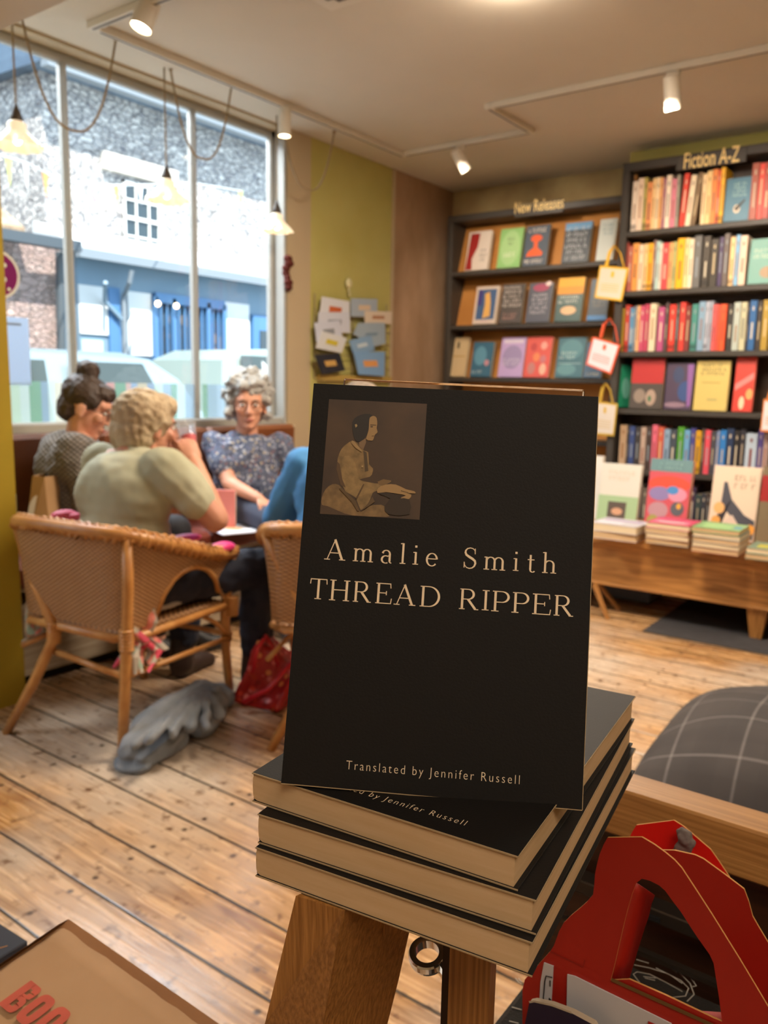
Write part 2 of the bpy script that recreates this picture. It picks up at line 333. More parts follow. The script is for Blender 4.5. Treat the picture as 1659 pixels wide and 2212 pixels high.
def glass_mat(name, tint=(1, 1, 1), gloss=.12, frost=0, fc=None):
    m = bpy.data.materials.new(name); m.use_nodes = True; nt = m.node_tree; nt.nodes.clear(); L = nt.links.new; out = N(nt, 'OutputMaterial')
    tr = N(nt, 'BsdfTransparent'); tr.inputs[0].default_value = (*tint, 1); gl = N(nt, 'BsdfGlossy'); gl.inputs['Roughness'].default_value = .02
    lw = N(nt, 'LayerWeight'); fa = mth(nt, 'POWER', lw.outputs['Facing'], 5); mx = N(nt, 'MixShader'); L(mth(nt, 'ADD', .03, mth(nt, 'MULTIPLY', fa, .5), True), mx.inputs[0]); L(tr.outputs[0], mx.inputs[1]); L(gl.outputs[0], mx.inputs[2]); o = mx.outputs[0]
    if frost:
        tl = N(nt, 'BsdfTranslucent'); df = N(nt, 'BsdfDiffuse'); tl.inputs[0].default_value = (*fc, 1); df.inputs[0].default_value = (*fc, 1)
        a = N(nt, 'MixShader'); a.inputs[0].default_value = .4; L(tl.outputs[0], a.inputs[1]); L(df.outputs[0], a.inputs[2])
        b = N(nt, 'MixShader'); b.inputs[0].default_value = frost; L(o, b.inputs[1]); L(a.outputs[0], b.inputs[2]); o = b.outputs[0]
    L(o, out.inputs[0]); MATS[name] = m; return m
GLASS = glass_mat('window_glass')
# ------------------------------------------------------------------ room shell
XW, YB, HC = -3.4, 5.49, 2.655
XR, YF = 3.2, -2.6
TH = .14
WY0, WY1, WZ0, WZ1 = 1.45, 3.66, .955, 2.642           # shop window opening
def S(name, mb, m, **k): return st(mb.build(name, m, **k))
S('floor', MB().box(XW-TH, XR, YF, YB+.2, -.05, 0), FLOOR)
S('ceiling', MB().box(XW-TH, XR, YF, YB+.2, HC, HC+.12), CEIL)
m_ = MB()
m_.box(XW-TH, XW, WY1, 3.865, 0, HC, 1); m_.box(XW-TH, XW, 3.865, 4.705, 0, HC, 0); m_.box(XW-TH, XW, 4.705, YB+.2, 0, HC, 2)
m_.box(XW-TH, XW, WY0, WY1, 0, WZ0, 1); m_.box(XW-TH, XW, WY0, WY1, WZ1, HC, 1)
m_.box(XW-TH, XW, .5, WY0, 0, HC, 1); m_.box(XW-TH, XW, -2.2, .5, 0, .6, 1); m_.box(XW-TH, XW, -2.2, .5, 2.45, HC, 1); m_.box(XW-TH, XW, YF, -2.2, 0, HC, 1)
S('wall_left', m_, [GREEN, CREAM, PLASTER])
m_ = MB(); m_.box(XW, -1.93, YB, YB+.2, 0, HC, 0); m_.box(-1.93, XR, 5.17, YB+.2, 0, HC, 1)
S('wall_back', m_, [PLASTER2, GREEN])
S('wall_right', MB().box(XR, XR+.2, YF, YB+.2, 0, HC), mat('wall_paint_right', '#b9a98a', .8))
S('wall_front', MB().box(XW-TH, XR+.2, YF-.2, YF, 0, HC), mat('wall_paint_front', '#b0a285', .8))
S('trim_1', MB().box(XW, -2.80, 1.15, 1.577, 0, 2.336), MUSTARD)                 # wall pier beside the bench
S('trim_2', MB().box(XW, XR, 1.25, 1.577, 2.336, HC), CEIL)                      # ceiling beam over the pier
MUL = [at(146, 480, 'x', XW-.105).y, at(419, 560, 'x', XW-.105).y]
def window(name, y0, y1, z0, z1, mull):
    w = thing(name, 'large white framed shop window of tall panes', 'window', (XW-.1, (y0+y1)/2, z0)); del w['category']; w['kind'] = 'structure'
    f = MB(); f.box(XW-.13, XW-.085, y0, y1, z1-.04, z1, b=.008); f.box(XW-.16, XW-.02, y0, y1, z0, z0+.05, b=.008)
    f.box(XW-.16, XW-.06, y0, y0+.05, z0, z1, b=.008); f.box(XW-.13, XW-.085, y1-.05, y1, z0, z1, b=.008); f.box(XW-.085, XW-.005, y1-.022, y1, z0, z1, b=.006)
    f.build('frame', FRAMEP, w)
    for y in mull:
        q = MB(); q.box(XW-.128, XW-.090, y-.017, y+.017, z0+.045, z1-.035, b=.005); q.box(XW-.090, XW-.080, y-.008, y+.008, z0+.045, z1-.035, b=.003); q.build('mullion', FRAMEP, w)
    ys = [y0+.05]+list(mull)+[y1-.05]
    for a, b in zip(ys, ys[1:]): MB().box(XW-.108, XW-.104, a, b, z0+.05, z1-.05).build('pane', GLASS, w)
    s_ = MB(); s_.box(XW-.02, XW+.03, y0, y1+.05, z0-.03, z0, b=.006); s_.build('window_sill', CREAM, w)
    return w
window('window_1', WY0, WY1, WZ0, WZ1, MUL); window('added_window_2', -2.2, .5, .6, 2.45, [-1.3, -.4])  # second window is unseen, added to let light in behind the camera
# plaster crack strip: green paint peeling edge beside the brown plaster
S('trim_3', MB().box(XW, XW+.012, 4.695, 4.72, 0, HC), CREAM)

# ------------------------------------------------------------------ street outside
S('ground', MB().box(-30, XW-TH, -16, 34, -.3, -.2), mat('street_asphalt', '#a5a8a8', .9, .3, 6))
def stone_mat(name, a, b, c, sc=5.0):
    m, nt, bs = nodes(name); L = nt.links.new; tc = N(nt, 'TexCoord'); mp = N(nt, 'Mapping'); mp.inputs['Scale'].default_value = (1, .62, 1.25); L(tc.outputs['Object'], mp.inputs[0])
    n = N(nt, 'TexNoise'); n.inputs['Scale'].default_value = 3; L(mp.outputs[0], n.inputs[0]); ad = mix(nt, .12, mp.outputs[0], n.outputs['Color'])
    v = N(nt, 'TexVoronoi'); v.inputs['Scale'].default_value = sc; L(ad, v.inputs[0]); v2 = N(nt, 'TexVoronoi', feature='DISTANCE_TO_EDGE'); v2.inputs['Scale'].default_value = sc; L(ad, v2.inputs[0])
    sp = N(nt, 'SeparateColor'); L(v.outputs['Color'], sp.inputs[0]); n2 = N(nt, 'TexNoise'); n2.inputs['Scale'].default_value = 14; n2.inputs['Detail'].default_value = 6; L(tc.outputs['Object'], n2.inputs[0])
    c1 = mix(nt, sp.outputs[0], hexc(a), hexc(b)); c1 = mix(nt, mth(nt, 'MULTIPLY', mth(nt, 'SUBTRACT', n2.outputs[0], .5, True), 4, True), c1, hexc(c))
    e = mth(nt, 'MULTIPLY', v2.outputs[0], 14, True); c1 = mix(nt, mth(nt, 'SUBTRACT', 1, e), c1, hexc(c)); L(c1, bs.inputs['Base Color']); bs.inputs['Roughness'].default_value = .9
    bp = N(nt, 'Bump'); bp.inputs['Strength'].default_value = .9; bp.inputs['Distance'].default_value = .05; L(mth(nt, 'ADD', e, n2.outputs[0]), bp.inputs['Height']); L(bp.outputs[0], bs.inputs['Normal']); return m
STONE = stone_mat('pale_rubble_stone', '#dcd8d0', '#a3a09c', '#84848a', 13); STONE2 = stone_mat('pink_grey_stone', '#a58c84', '#93807a', '#b8a49a', 14)
SLATE = mat('blue_grey_slate', '#5f7486', .6, .4, 3, '#4c5e70', stretch=(1, 1, 4)); TILE = mat('weathered_roof_tile', '#b39c80', .9, .2, 9, '#7d6a55', bump=.8, bscale=16)
BLUEP = mat('blue_shop_paint', '#4f7ba6', .5); GREYB = mat('blue_grey_timber', '#7890a0', .6); WHITER = mat('white_render', '#dfe0dc', .8); DGL = mat('dark_window_glass', '#2f3d42', .1, spec=.8)
LEAD = mat('lead_grey', '#7d868c', .6)
XO = -10.8
def F(x, y, X=XO): return at(x, y, 'x', X)
bl = thing('stone_building', 'two-storey pale rubble-stone building across the street with blue shopfront', 'building', (XO, 10, -.2))
e0 = F(146, 169); e1 = F(405, 262); EZ = (e0.z+e1.z)/2
Y0 = F(112, 300).y+.0; Y0 = F(128, 500).y
lt = F(215, 549, XO+.9); LTZ = lt.z
MB().box(XO-3.8, XO, Y0-.2, 30, -.2, EZ+.1).build('wall', STONE, bl)
r_ = MB(); r_.prism([(XO+.38, Y0-.4, EZ-.02), (XO+.38, Y0-.4, EZ+.06), (XO-1.9, Y0-.4, EZ+2.1), (XO-3.9, Y0-.4, EZ+.2), (XO-3.85, Y0-.4, EZ+.1)], (0, 31-Y0, 0)); r_.build('roof', SLATE, bl)
MB().box(XO+.36, XO+.52, Y0-.4, 30, EZ-.10, EZ+.03).build('gutter', LEAD, bl)
# dormers above the eaves
for px in (345-65, 515):
    a = F(px-35, 215, XO+.1); b = F(px+60, 215, XO+.1); q = MB(); q.box(XO-1.2, XO+.1, a.y, b.y, EZ+.05, EZ+1.5); d_ = q.build('dormer', WHITEP, bl)
    MB().box(XO+.10, XO+.13, a.y+.15, b.y-.15, EZ+.35, EZ+1.2).build('window_pane', DGL, d_)
# sash window
a = F(262, 388); b = F(347, 560)
wy0, wy1, wz0, wz1 = a.y, F(345, 450).y, b.z, a.z
q = MB(); q.box(XO-.02, XO+.04, wy0, wy0+.04, wz0, wz1); q.box(XO-.02, XO+.04, wy1-.06, wy1, wz0, wz1); q.box(XO-.02, XO+.04, wy0, wy1, wz1-.04, wz1); q.box(XO-.02, XO+.05, wy0, wy1, wz0, wz0+.04)
q.box(XO, XO+.05, wy0, wy1, (wz0+wz1)/2-.025, (wz0+wz1)/2+.025)
for k in (1, 2): yy = wy0+(wy1-wy0)*k/3; q.box(XO, XO+.04, yy-.012, yy+.012, wz0, wz1)
for k in (.25, .75): zz = wz0+(wz1-wz0)*k; q.box(XO, XO+.04, wy0, wy1, zz-.012, zz+.012)
f_ = q.build('sash_window', WHITEP, bl); MB().box(XO-.01, XO+.015, wy0, wy1, wz0, wz1).build('pane', DGL, f_)
MB().box(XO, XO+.1, wy0-.35, wy1+.3, wz1+.08, wz1+.32).build('lintel', mat('pale_stone_lintel', '#cfc8bc', .9), bl)
# ground-floor shopfront projecting under a lean-to roof
XS = XO+.7
ly0 = F(166, 560, XS).y
q = MB(); q.prism([(XO, ly0-.2, LTZ+.45), (XO+1.0, ly0-.2, LTZ+.06), (XO+1.0, ly0-.2, LTZ-.02), (XO, ly0-.2, LTZ+.05)], (0, 22, 0)); q.build('lean_to_roof', mat('pale_lead_roof', '#c5c9c9', .7), bl)
MB().box(XO+.98, XO+1.08, ly0-.2, 28, LTZ-.10, LTZ+.02).build('shop_gutter', LEAD, bl)
MB().box(XO, XS, ly0, 28, -.2, LTZ).build('shopfront', GREYB, bl)
def panel(name, x0, y0, x1, y1, m, d=.03, X=None, par=bl, inset=0):
    X = X or XS; a = F(x0, (y0+y1)/2, X); b = F(x1, (y0+y1)/2, X); t = F((x0+x1)/2, y0, X); u = F((x0+x1)/2, y1, X)
    return MB().box(X, X+d, a.y, b.y, u.z, t.z).build(name, m, par)
panel('white_panel', 170, 618, 230, 722, WHITER); panel('white_panel', 275, 632, 325, 768, WHITER); panel('white_panel', 478, 655, 536, 782, WHITER)
panel('blue_pier', 232, 622, 256, 765, BLUEP, .05); panel('poster', 176, 735, 220, 765, mat('pale_teal_poster', '#bcd4d2', .6))
q = MB(); q.tube([F(285, 585, XO+1.05), F(280, 610, XO+1.0), F(268, 640, XS+.08), F(270, 770, XS+.08)], .032); q.build('downpipe', LEAD, bl)
q = MB(); q.tube([F(228, 610, XS+.4), F(226, 650, XS+.1), F(262, 690, XS+.1)], .03); q.build('pipe', GREYB, bl)
# shop window with blue frames and lit shelves of books behind
a = F(328, 640, XS); b = F(477, 655, XS); zt = F(400, 650, XS).z; zb = .35
q = MB()
n_ = 4; yy0, yy1 = a.y, b.y
for k in range(n_+1): y = yy0+(yy1-yy0)*k/n_; q.box(XS, XS+.10, y-.035, y+.035, zb, zt)
q.box(XS, XS+.10, yy0, yy1, zt-.08, zt+.06); q.box(XS, XS+.10, yy0, yy1, zb-.05, zb+.06)
for k in range(n_):
    for j in (1, 2): y = yy0+(yy1-yy0)*(k+j/3)/n_; q.box(XS, XS+.07, y-.012, y+.012, zb, zt)
q.box(XS, XS+.08, yy0, yy1, (zt*.45+zb*.55)-.03, (zt*.45+zb*.55)+.03)
f_ = q.build('shop_window_frame', BLUEP, bl); MB().box(XS, XS+.02, yy0, yy1, zb, zt).build('pane', spots_mat('window_display', '#2a2824', ['#5f4c30', '#38342e', '#6d5a3a', '#262e32', '#3a464c'], 5, .4), f_)
a = F(540, 690, XS); b = F(606, 690, XS)
q = MB(); q.box(XS, XS+.08, a.y, b.y+.4, -.1, zt-.1); q.box(XS+.08, XS+.11, a.y+.12, b.y+.3, .1, .95); f_ = q.build('shop_door', BLUEP, bl)
MB().box(XS+.08, XS+.10, a.y+.15, b.y+.2, 1.25, zt-.35).build('pane', DGL, f_)
# two lit globes inside the window opposite
for px, py in ((341, 656), (381, 661)):
    p = F(px, py, XS+.17); tag(MB().ell(p, .042, n=6).build('globe_lamp', mat('warm_globe', '#ffe2b0', emit=3)), 'small glowing globe lamp %s of the blue window across the street' % ('at the left edge' if px < 360 else 'in the middle pane'), 'lamp', 'globe lamps across the street')
# lower building on the left, end wall towards us with tiled roof
XL = -8.6; nb = thing('brick_building', 'low pinkish stone building with weathered tiled roof left of the stone building', 'building', (XL, 3, -.2))
gz = F(66, 520, XL).z; ye = F(128, 540, XL).y
MB().box(XL-1.8, XL, -8, ye, -.2, gz+.05).build('wall', STONE2, nb)
p_ = F(0, 385, XL-1.6); rz_ = p_.z
q = MB(); q.prism([(XL+.25, -8, gz), (XL+.25, -8, gz+.08), (XL-1.7, -8, rz_+.2), (XL-1.9, -8, gz+.1), (XL-1.9, -8, gz)], (0, 8+ye-.55, 0)); q.build('roof', TILE, nb)
MB().box(XL+.22, XL+.36, -8, ye+.05, gz-.09, gz+.02).build('gutter', mat('dark_gutter', '#454d52', .5), nb)
MB().tube([F(129, 545, XL+.1), F(133, 800, XL+.1)], .05).build('downpipe', mat('dark_gutter', '#454d52', .5), nb)
# taller slate-roofed house further left
XT = -15.0; tb = thing('slate_roofed_house', 'tall grey stone house with blue slate roof at far left', 'building', (XT, 3, -.2))
p0 = F(0, 185, XT); p1 = F(118, 150, XT)
MB().box(XT-5, XT, -10, p1.y, -.2, p0.z).build('wall', stone_mat('shaded_grey_stone', '#8f979c', '#7b8288', '#a5aaa9'), tb)
q = MB(); q.prism([(XT+.1, -10, p0.z), (XT+.1, -10, p0.z+.12), (XT-3.5, -10, p0.z+4.5), (XT-8, -10, p0.z)], (0, 10+p1.y+.3, 0)); q.build('roof', SLATE, tb)

# cars parked in the street
def car(label, X, y0, y1, zr, body, hood_to):
    t = thing('car', label, 'car', (X, (y0+y1)/2, -.2)); L = y1-y0; w = 1.65; zb = -.0; zw = .78
    # side profile, y along the car: body and greenhouse
    prof = [(0, .1), (0, .55), (.03, .72), (.06, zw)] + [(.93, zw-.02), (.985, .66), (1, .5), (1, .1)]
    q = MB(); q.prism([(X-w, y0+u*L, z) for u, z in prof], (w, 0, 0)); q.build('body', body, t)
    gh = [(.05, zw), (.09, zr-.16), (.16, zr-.03), (.3, zr), (.74, zr), (.81, zr-.05), (.88, zr-.24), (.94, zw)]
    n = len(gh); A = [Vector((X-.04, y0+u*L, z)) for u, z in gh]; 
    inn = lambda p: Vector((p.x-(.16 if p.z > zw+.1 else 0)-(.06 if p.z > zr-.1 else 0), p.y, p.z))
    A = [inn(p) for p in A]; B = [Vector((2*(X-w/2)-p.x, p.y, p.z)) for p in A]
    q = MB(); q.add(A+B, [tuple(range(n)), tuple(range(2*n-1, n-1, -1))]+[(i, (i+1) % n, n+(i+1) % n, n+i) for i in range(n)]); q.build('cabin', body, t)
    for u0, u1 in ((.13, .31), (.34, .56), (.59, .78)):
        zt_ = zr-.10; q = MB(); a0 = (X-.06, y0+u0*L, zw+.03); b0 = (X-.06, y0+u1*L+(.06*L if u1 > .6 else 0), zw+.03); a1 = (X-.175, y0+(u0+.02)*L, zt_); b1 = (X-.175, y0+u1*L, zt_)
        q.add([a0, b0, b1, a1], [(0, 1, 2, 3)]); q.prism([a0, b0, b1, a1], (.012, 0, .004)); q.build('side_window', mat('car_window_glass', '#39433f', .1, spec=.9), t)
    for u in (.17, .82):
        wh = MB().lathe((X-.12, y0+u*L, .12), [(.30, -.06), (.32, -.02), (.32, .12), (.30, .15)], 24, axis=(1, 0, 0)).build('wheel', mat('tyre_rubber', '#222222', .8), t)
        MB().lathe((X-.10, y0+u*L, .12), [(.2, .12), (.18, .14), (.05, .145)], 16, axis=(1, 0, 0)).build('hubcap', CHROME, wh)
    MB().ell((X+.07, y0+.74*L, zw+.08), (.07, .05, .06)).build('wing_mirror', body, t)
    for u in (.31, .52): MB().box(X-.002, X+.012, y0+(u-.05)*L, y0+(u-.02)*L, zw-.1, zw-.07).build('door_handle', CHROME, t)
    return t
SILV = mat('silver_blue_car_paint', '#8fa1a8', .25, metal=.2, coat=.5); SILV2 = mat('pale_green_grey_car_paint', '#97a8a2', .25, metal=.2, coat=.5)
c_ = F(380, 860, -6.3); car('silver-blue estate car parked outside behind the two seated women at left', -6.3, 1.4, c_.y+.75, 1.46, SILV, 0)
car('pale grey-green van parked ahead of the silver car, behind the curly-haired woman', -6.9, c_.y+.95, c_.y+5.3, 1.62, SILV2, 0)
tag(MB().lathe((-5.9, F(585, 840, -5.9).y, -.2), [(.02, 0), (.02, 1.0)], 8).add([(-5.9+.0, F(565, 800, -5.9).y, 1.42), (-5.9, F(608, 845, -5.9).y, 1.2), (-5.9, F(570, 850, -5.9).y, 1.15), (-5.88, F(565, 800, -5.9).y, 1.42), (-5.88, F(608, 845, -5.9).y, 1.2), (-5.88, F(570, 850, -5.9).y, 1.15)], [(0, 1, 2), (3, 5, 4), (0, 3, 4, 1), (1, 4, 5, 2), (2, 5, 3, 0)]).build('street_sign', WHITER), 'white pointed board on a post outside, right of the curly-haired woman', 'sign')
# bunting across the street
bt = thing('bunting', 'string of small pastel pennants hung across the street', 'bunting', F(0, 335, -7))
P = [F(-40, 318, -6.6), F(0, 335, -6.8), F(60, 352, -7.2), F(125, 388, -7.6), F(215, 400, -8.2), F(290, 400, -8.8), F(420, 395, -9.6), F(520, 412, -10)]
MB().tube(P, .008, 5).build('string', WHITER, bt)
fl = ['#f0efe8', '#e77fb8', '#dfe57a', '#f4f0e6', '#f2a25e', '#f4f3ee', '#c79be0', '#e3ea5d', '#eef0f0', '#f4f0e6', '#f0efe8', '#c8e070']
for k in range(12):
    u = k/11*(len(P)-1.01); i = int(u); p = P[i].lerp(P[i+1], u-i); d = (P[i+1]-P[i]).normalized(); s_ = .14
    MB().prism([p-d*s_*.5, p+d*s_*.5, p+Vector((.01, 0, -.24))], (.006, 0, 0)).build('pennant', mat('pennant_'+fl[k][1:], fl[k], .8), bt)

# things stuck on the window glass
fm = thing('window_film', 'striped pastel translucent film along the bottom of the shop window', 'window film', (XW-.1, 2.5, 1.0))
cs = ['#cfe0dc', '#8fb8a0', '#e0b0a8', '#b0c8dc', '#d8d0b8', '#7fae90', '#a9bfd6', '#dcc0b8', '#c8dccb', '#9fb7c8']
random.seed(3); y = WY0+.06; k = 0
groups = {}
while y < WY1-.08:
    w_ = random.uniform(.03, .07)
    if not any(abs(y+w_/2-mm) < .04 for mm in MUL): groups.setdefault(cs[random.randrange(10)], []).append((y, min(y+w_, WY1-.08)))
    y += w_
for c, L_ in groups.items():
    fmt = glass_mat('film_'+c[1:], frost=.48, fc=hexc(c))
    for a, b in L_: MB().box(XW-.103, XW-.1015, a, b, WZ0+.05, 1.17+.02).build('film_strip', fmt, fm)
XG = XW-.098
c0 = F(-8, 592, XG)
q = MB(); q.lathe(c0+Vector((0, 0, 0)), [(.105, 0), (.105, .004)], 28, axis=(1, 0, 0)); q.T = Matrix()
sg = tag(q.build('round_sign', WHITEP), 'magenta round sign with white rim stuck on the window at the left edge', 'sign')
MB().lathe(c0+Vector((.004, 0, 0)), [(.092, 0), (.092, .003)], 28, axis=(1, 0, 0)).build('disc', glass_mat('magenta_disc', frost=.97, fc=hexc('#c04aa0')), sg); 
for dy, dz, r in ((.03, -.02, .012), (.05, -.06, .008), (.035, .04, .01)): MB().ell(c0+Vector((.008, dy, dz)), (.003, r, r), n=5).build('dot', WHITEP, sg)
a = F(2, 683, XG); b = F(66, 832, XG)
sh = tag(MB().box(XG, XG+.002, F(2, 760, XG).y, F(64, 760, XG).y, b.z, a.z).build('paper_notice', glass_mat('pale_blue_paper', frost=.96, fc=hexc('#c4d2e2'))), 'pale blue paper notice taped to the window glass at left', 'paper notice')
MB().box(XG+.002, XG+.003, F(8, 760, XG).y, F(48, 760, XG).y, a.z-.035, a.z-.025).build('printed_line', mat('grey_ink', '#8090a8'), sh)
p = at(617, 590, 'x', XW-.01)
q = MB()
for k in range(7): q.ell(p+Vector((.02+random.uniform(-.01, .01), random.uniform(-.015, .015), .08-k*.027)), (.022, .026+random.uniform(-.006, .008), .022), n=6)
tag(q.build('hanging_ornament', mat('dark_red_felt', '#54180e', .8), smooth=True), 'dark red knotted ornament hanging at the right window frame', 'ornament')
# ------------------------------------------------------------------ ceiling fittings
ZT = HC-.018; RAIL = mat('white_track_metal', '#d6cfc0', .5); SLOT = mat('track_slot', '#5d5248', .6)
tk = thing('ceiling_track', 'white ceiling lighting track zigzagging round the shop ceiling', 'lighting track', (-3.12, 4.41, HC))
def rail(x0, y0, x1, y1):
    q = MB(); w = .018
    if abs(x1-x0) > abs(y1-y0): q.box(min(x0, x1)-w, max(x0, x1)+w, y0-w, y0+w, ZT-.012, HC, b=.003); q.box(min(x0, x1), max(x0, x1), y0-.006, y0+.006, ZT-.0125, ZT-.010, 1)
    else: q.box(x0-w, x0+w, min(y0, y1)-w, max(y0, y1)+w, ZT-.012, HC, b=.003); q.box(x0-.006, x0+.006, min(y0, y1), max(y0, y1), ZT-.0125, ZT-.010, 1)
    q.build('rail', [RAIL, SLOT], tk)
XK, YK, YJ, XJ, YN = -3.12, 4.41, 3.93, -2.235, 2.19
rail(XK, YN, -2.1, YN); rail(XK, YN+.036, XK, YK); rail(XK+.036, YK, XJ, YK); rail(XJ, YJ, XJ, YK-.036); rail(XJ+.036, YJ, 2.2, YJ)
def spot(label, p, d, lit, ln=.13, r=.036, up=None):
    p = Vector(p); d = Vector(d).normalized(); t = thing('spotlight', label, 'spotlight', (p.x, p.y, HC-.03), group=None)
    top = Vector((p.x, p.y, HC-.03)); MB().box(p.x-.03, p.x+.03, p.y-.015, p.y+.015, HC-.055, HC-.03, b=.004).build('adapter', RAIL, t)
    MB().tube([top-Vector((0, 0, .02)), top-Vector((0, 0, .07)), p-d*ln*.3], .008).build('arm', RAIL, t)
    MB().lathe(p-d*ln*.5, [(r*.6, 0), (r, .01), (r, ln), (r*.92, ln), (r*.88, ln-.012)], 20, axis=d).build('lamp_housing', RAIL, t, smooth=False)
    if lit: MB().lathe(p-d*ln*.5+d*(ln-.012), [(r*.88, 0), (r*.5, .004)], 18, axis=d).build('bulb', mat('lit_spot_bulb', '#ffe9c0', emit=14), t)
    else: MB().lathe(p-d*ln*.5+d*(ln-.001), [(r*.86, 0), (r*.5, .003)], 18, axis=d).build('bulb', mat('unlit_spot_lens', '#8a8478', .3), t)
a = at(318, 22, 'y', YN); spot('large lit white spotlight at the top left in front of the window', (a.x, YN, a.z), (-.15, -.35, -1), 1, .15, .043)
a = at(615, 262, 'x', XK); spot('lit white spotlight pointing down beside the right window frame', (XK, a.y, a.z), (0, -.02, -1), 1, .15, .034)
a = at(995, 345, 'y', YK); spot('white spotlight tilted to the right above the brown plaster wall', (a.x, YK, a.z), (.35, .55, -.9), 0, .14, .034)
a = at(1452, 200, 'y', YJ); spot('white spotlight hanging straight above the green wall at right', (a.x, YJ, a.z), (.05, .25, -1), 0, .15, .036)
# cassette vent
a = at(715, 20, 'z', HC-.02)
v_ = thing('ceiling_vent', 'square white ceiling air conditioning cassette cut by the top edge', 'air conditioner', (a.x+.3, a.y-.3, HC))
q = MB(); q.box(a.x, a.x+.62, a.y-.62, a.y, HC-.03, HC, b=.006); q.build('panel', RAIL, v_)
q = MB()
for k in (.05, .53): q.box(a.x+.08, a.x+.54, a.y-k-.03, a.y-k, HC-.032, HC-.029); q.box(a.x+k, a.x+k+.03, a.y-.54, a.y-.08, HC-.032, HC-.029)
q.build('slot', SLOT, v_)
# recessed downlight whose glow shows at the top edge
a = at(1105, -48, 'z', HC); t = thing('ceiling_downlight', 'round lamp set flush in the ceiling at the top edge', 'ceiling lamp', (a.x, a.y, HC))
MB().lathe((a.x, a.y, HC-.008), [(.05, 0), (.05, .008)], 24).build('trim_ring', RAIL, t); MB().lathe((a.x, a.y, HC-.011), [(.035, 0), (.035, .003)], 20).build('diffuser', mat('warm_diffuser', '#ffd9a8', emit=6), t)
l_ = light('downlight_lamp', 'POINT', (a.x, a.y, HC-.06), 3.5, WARM, .03)
# pendant lamps with ruffled glass shades on looped fabric cords
CORD = mat('brown_fabric_cord', '#8f7a5c', .8); SHADE = mat('frosted_ruffled_glass', '#f3e3c6', .4, emit=.28); CAPM = mat('dark_bronze', '#3a2c20', .5)
def pendant(label, px, py, hooks, sag, sc=1, X=-3.27):
    c = at(px, py, 'x', X); t = thing('pendant_lamp', label, 'pendant lamp', (c.x, c.y, c.z))
    q = MB(); q.tube([(c.x, c.y, c.z+.10), (c.x, c.y, HC)], .004, 6)
    h0 = Vector((c.x+.01, c.y+.03, HC)); h1 = at(hooks[0], hooks[1], 'z', HC-.01); s_ = at(sag[0], sag[1], 'x', (h0.x+h1.x)/2)
    P = []
    ks = 22
    dz = HC-s_.z
    for i in range(ks+1): u = i/ks; p = h0.lerp(h1, u); p.z -= dz*(1-abs(2*u-1)**2.6); P.append(p)
    q.tube(P, .005, 6); q.ell(h1, .012, n=5); q.ell(h0, .01, n=5); q.build('cord', CORD, t)
    q = MB(); q.lathe((c.x, c.y, c.z+.035), [(.028, 0), (.022, .03), (.010, .06), (.006, .075)], 14); q.build('lamp_holder', CAPM, t, smooth=True)
    wv_ = lambda a, j: (0, 0, 0, .03, .06, .10, .12)[j]*sin(a*9)
    q = MB(); q.lathe((c.x, c.y, c.z-.055), [(.026*sc, .098), (.038*sc, .088), (.036*sc, .07), (.052*sc, .048), (.072*sc, .03), (.088*sc, .014), (.098*sc, 0)], 54, wave=wv_, cap=False); s = q.build('lamp_shade', SHADE, t, smooth=True)
    MB().ell((c.x, c.y, c.z-.02), (.018, .018, .028)).build('bulb', mat('warm_bulb', '#ffdca8', emit=7), t)
    return t
pendant('ruffled glass pendant lamp at the left edge of the window', 37, 287, (250, 85), (150, 277), 1.0)
pendant('ruffled glass pendant lamp hanging in front of the middle pane', 360, 408, (500, 185), (425, 337), 1.0)
pendant('ruffled glass pendant lamp half hidden by the right window frame', 598, 478, (722, 285), (665, 408), .9, XW+.10)

# ------------------------------------------------------------------ cards rack on the green wall
XC = XW+.05
rk = thing('card_rack', 'wire rack of pockets on the lime green wall', 'rack', (XW+.03, 4.3, 1.25))
a = at(690, 640, 'x', XC); b = at(842, 822, 'x', XC); q = MB()
for y in (a.y, (a.y+b.y)/2, b.y): q.tube([(XW+.012, y, a.z+.02), (XW+.012, y, b.z)], .004, 6)
for k in range(6): z = a.z+(b.z-a.z)*(k+.7)/6; q.tube([(XW+.012, a.y, z-.02), (XW+.05, a.y, z-.04), (XW+.05, b.y, z-.04), (XW+.012, b.y, z-.02)], .003, 6)
q.build('wires', mat('rack_wire', '#9a8a6a', .4, metal=.6), rk)
q = MB(); y0_ = at(695, 812, 'x', XC).y; y1_ = at(850, 812, 'x', XC).y; q.box(XW+.004, XW+.035, y0_, y1_, b.z-.01, b.z+.025); q.build('tray', mat('beaded_tray', '#b79a50', .6), rk)
Z5 = lambda x, y, X: at(600+x/3.6875, 250+y/3.6875, 'x', X)
CW = ['#d7dae2', '#cdd2e0', '#c9cfdf', '#d3d6d8', '#23252f', '#a5b4c4', '#dccdba', '#9fb2c2', '#86aace', '#7fa8d4']
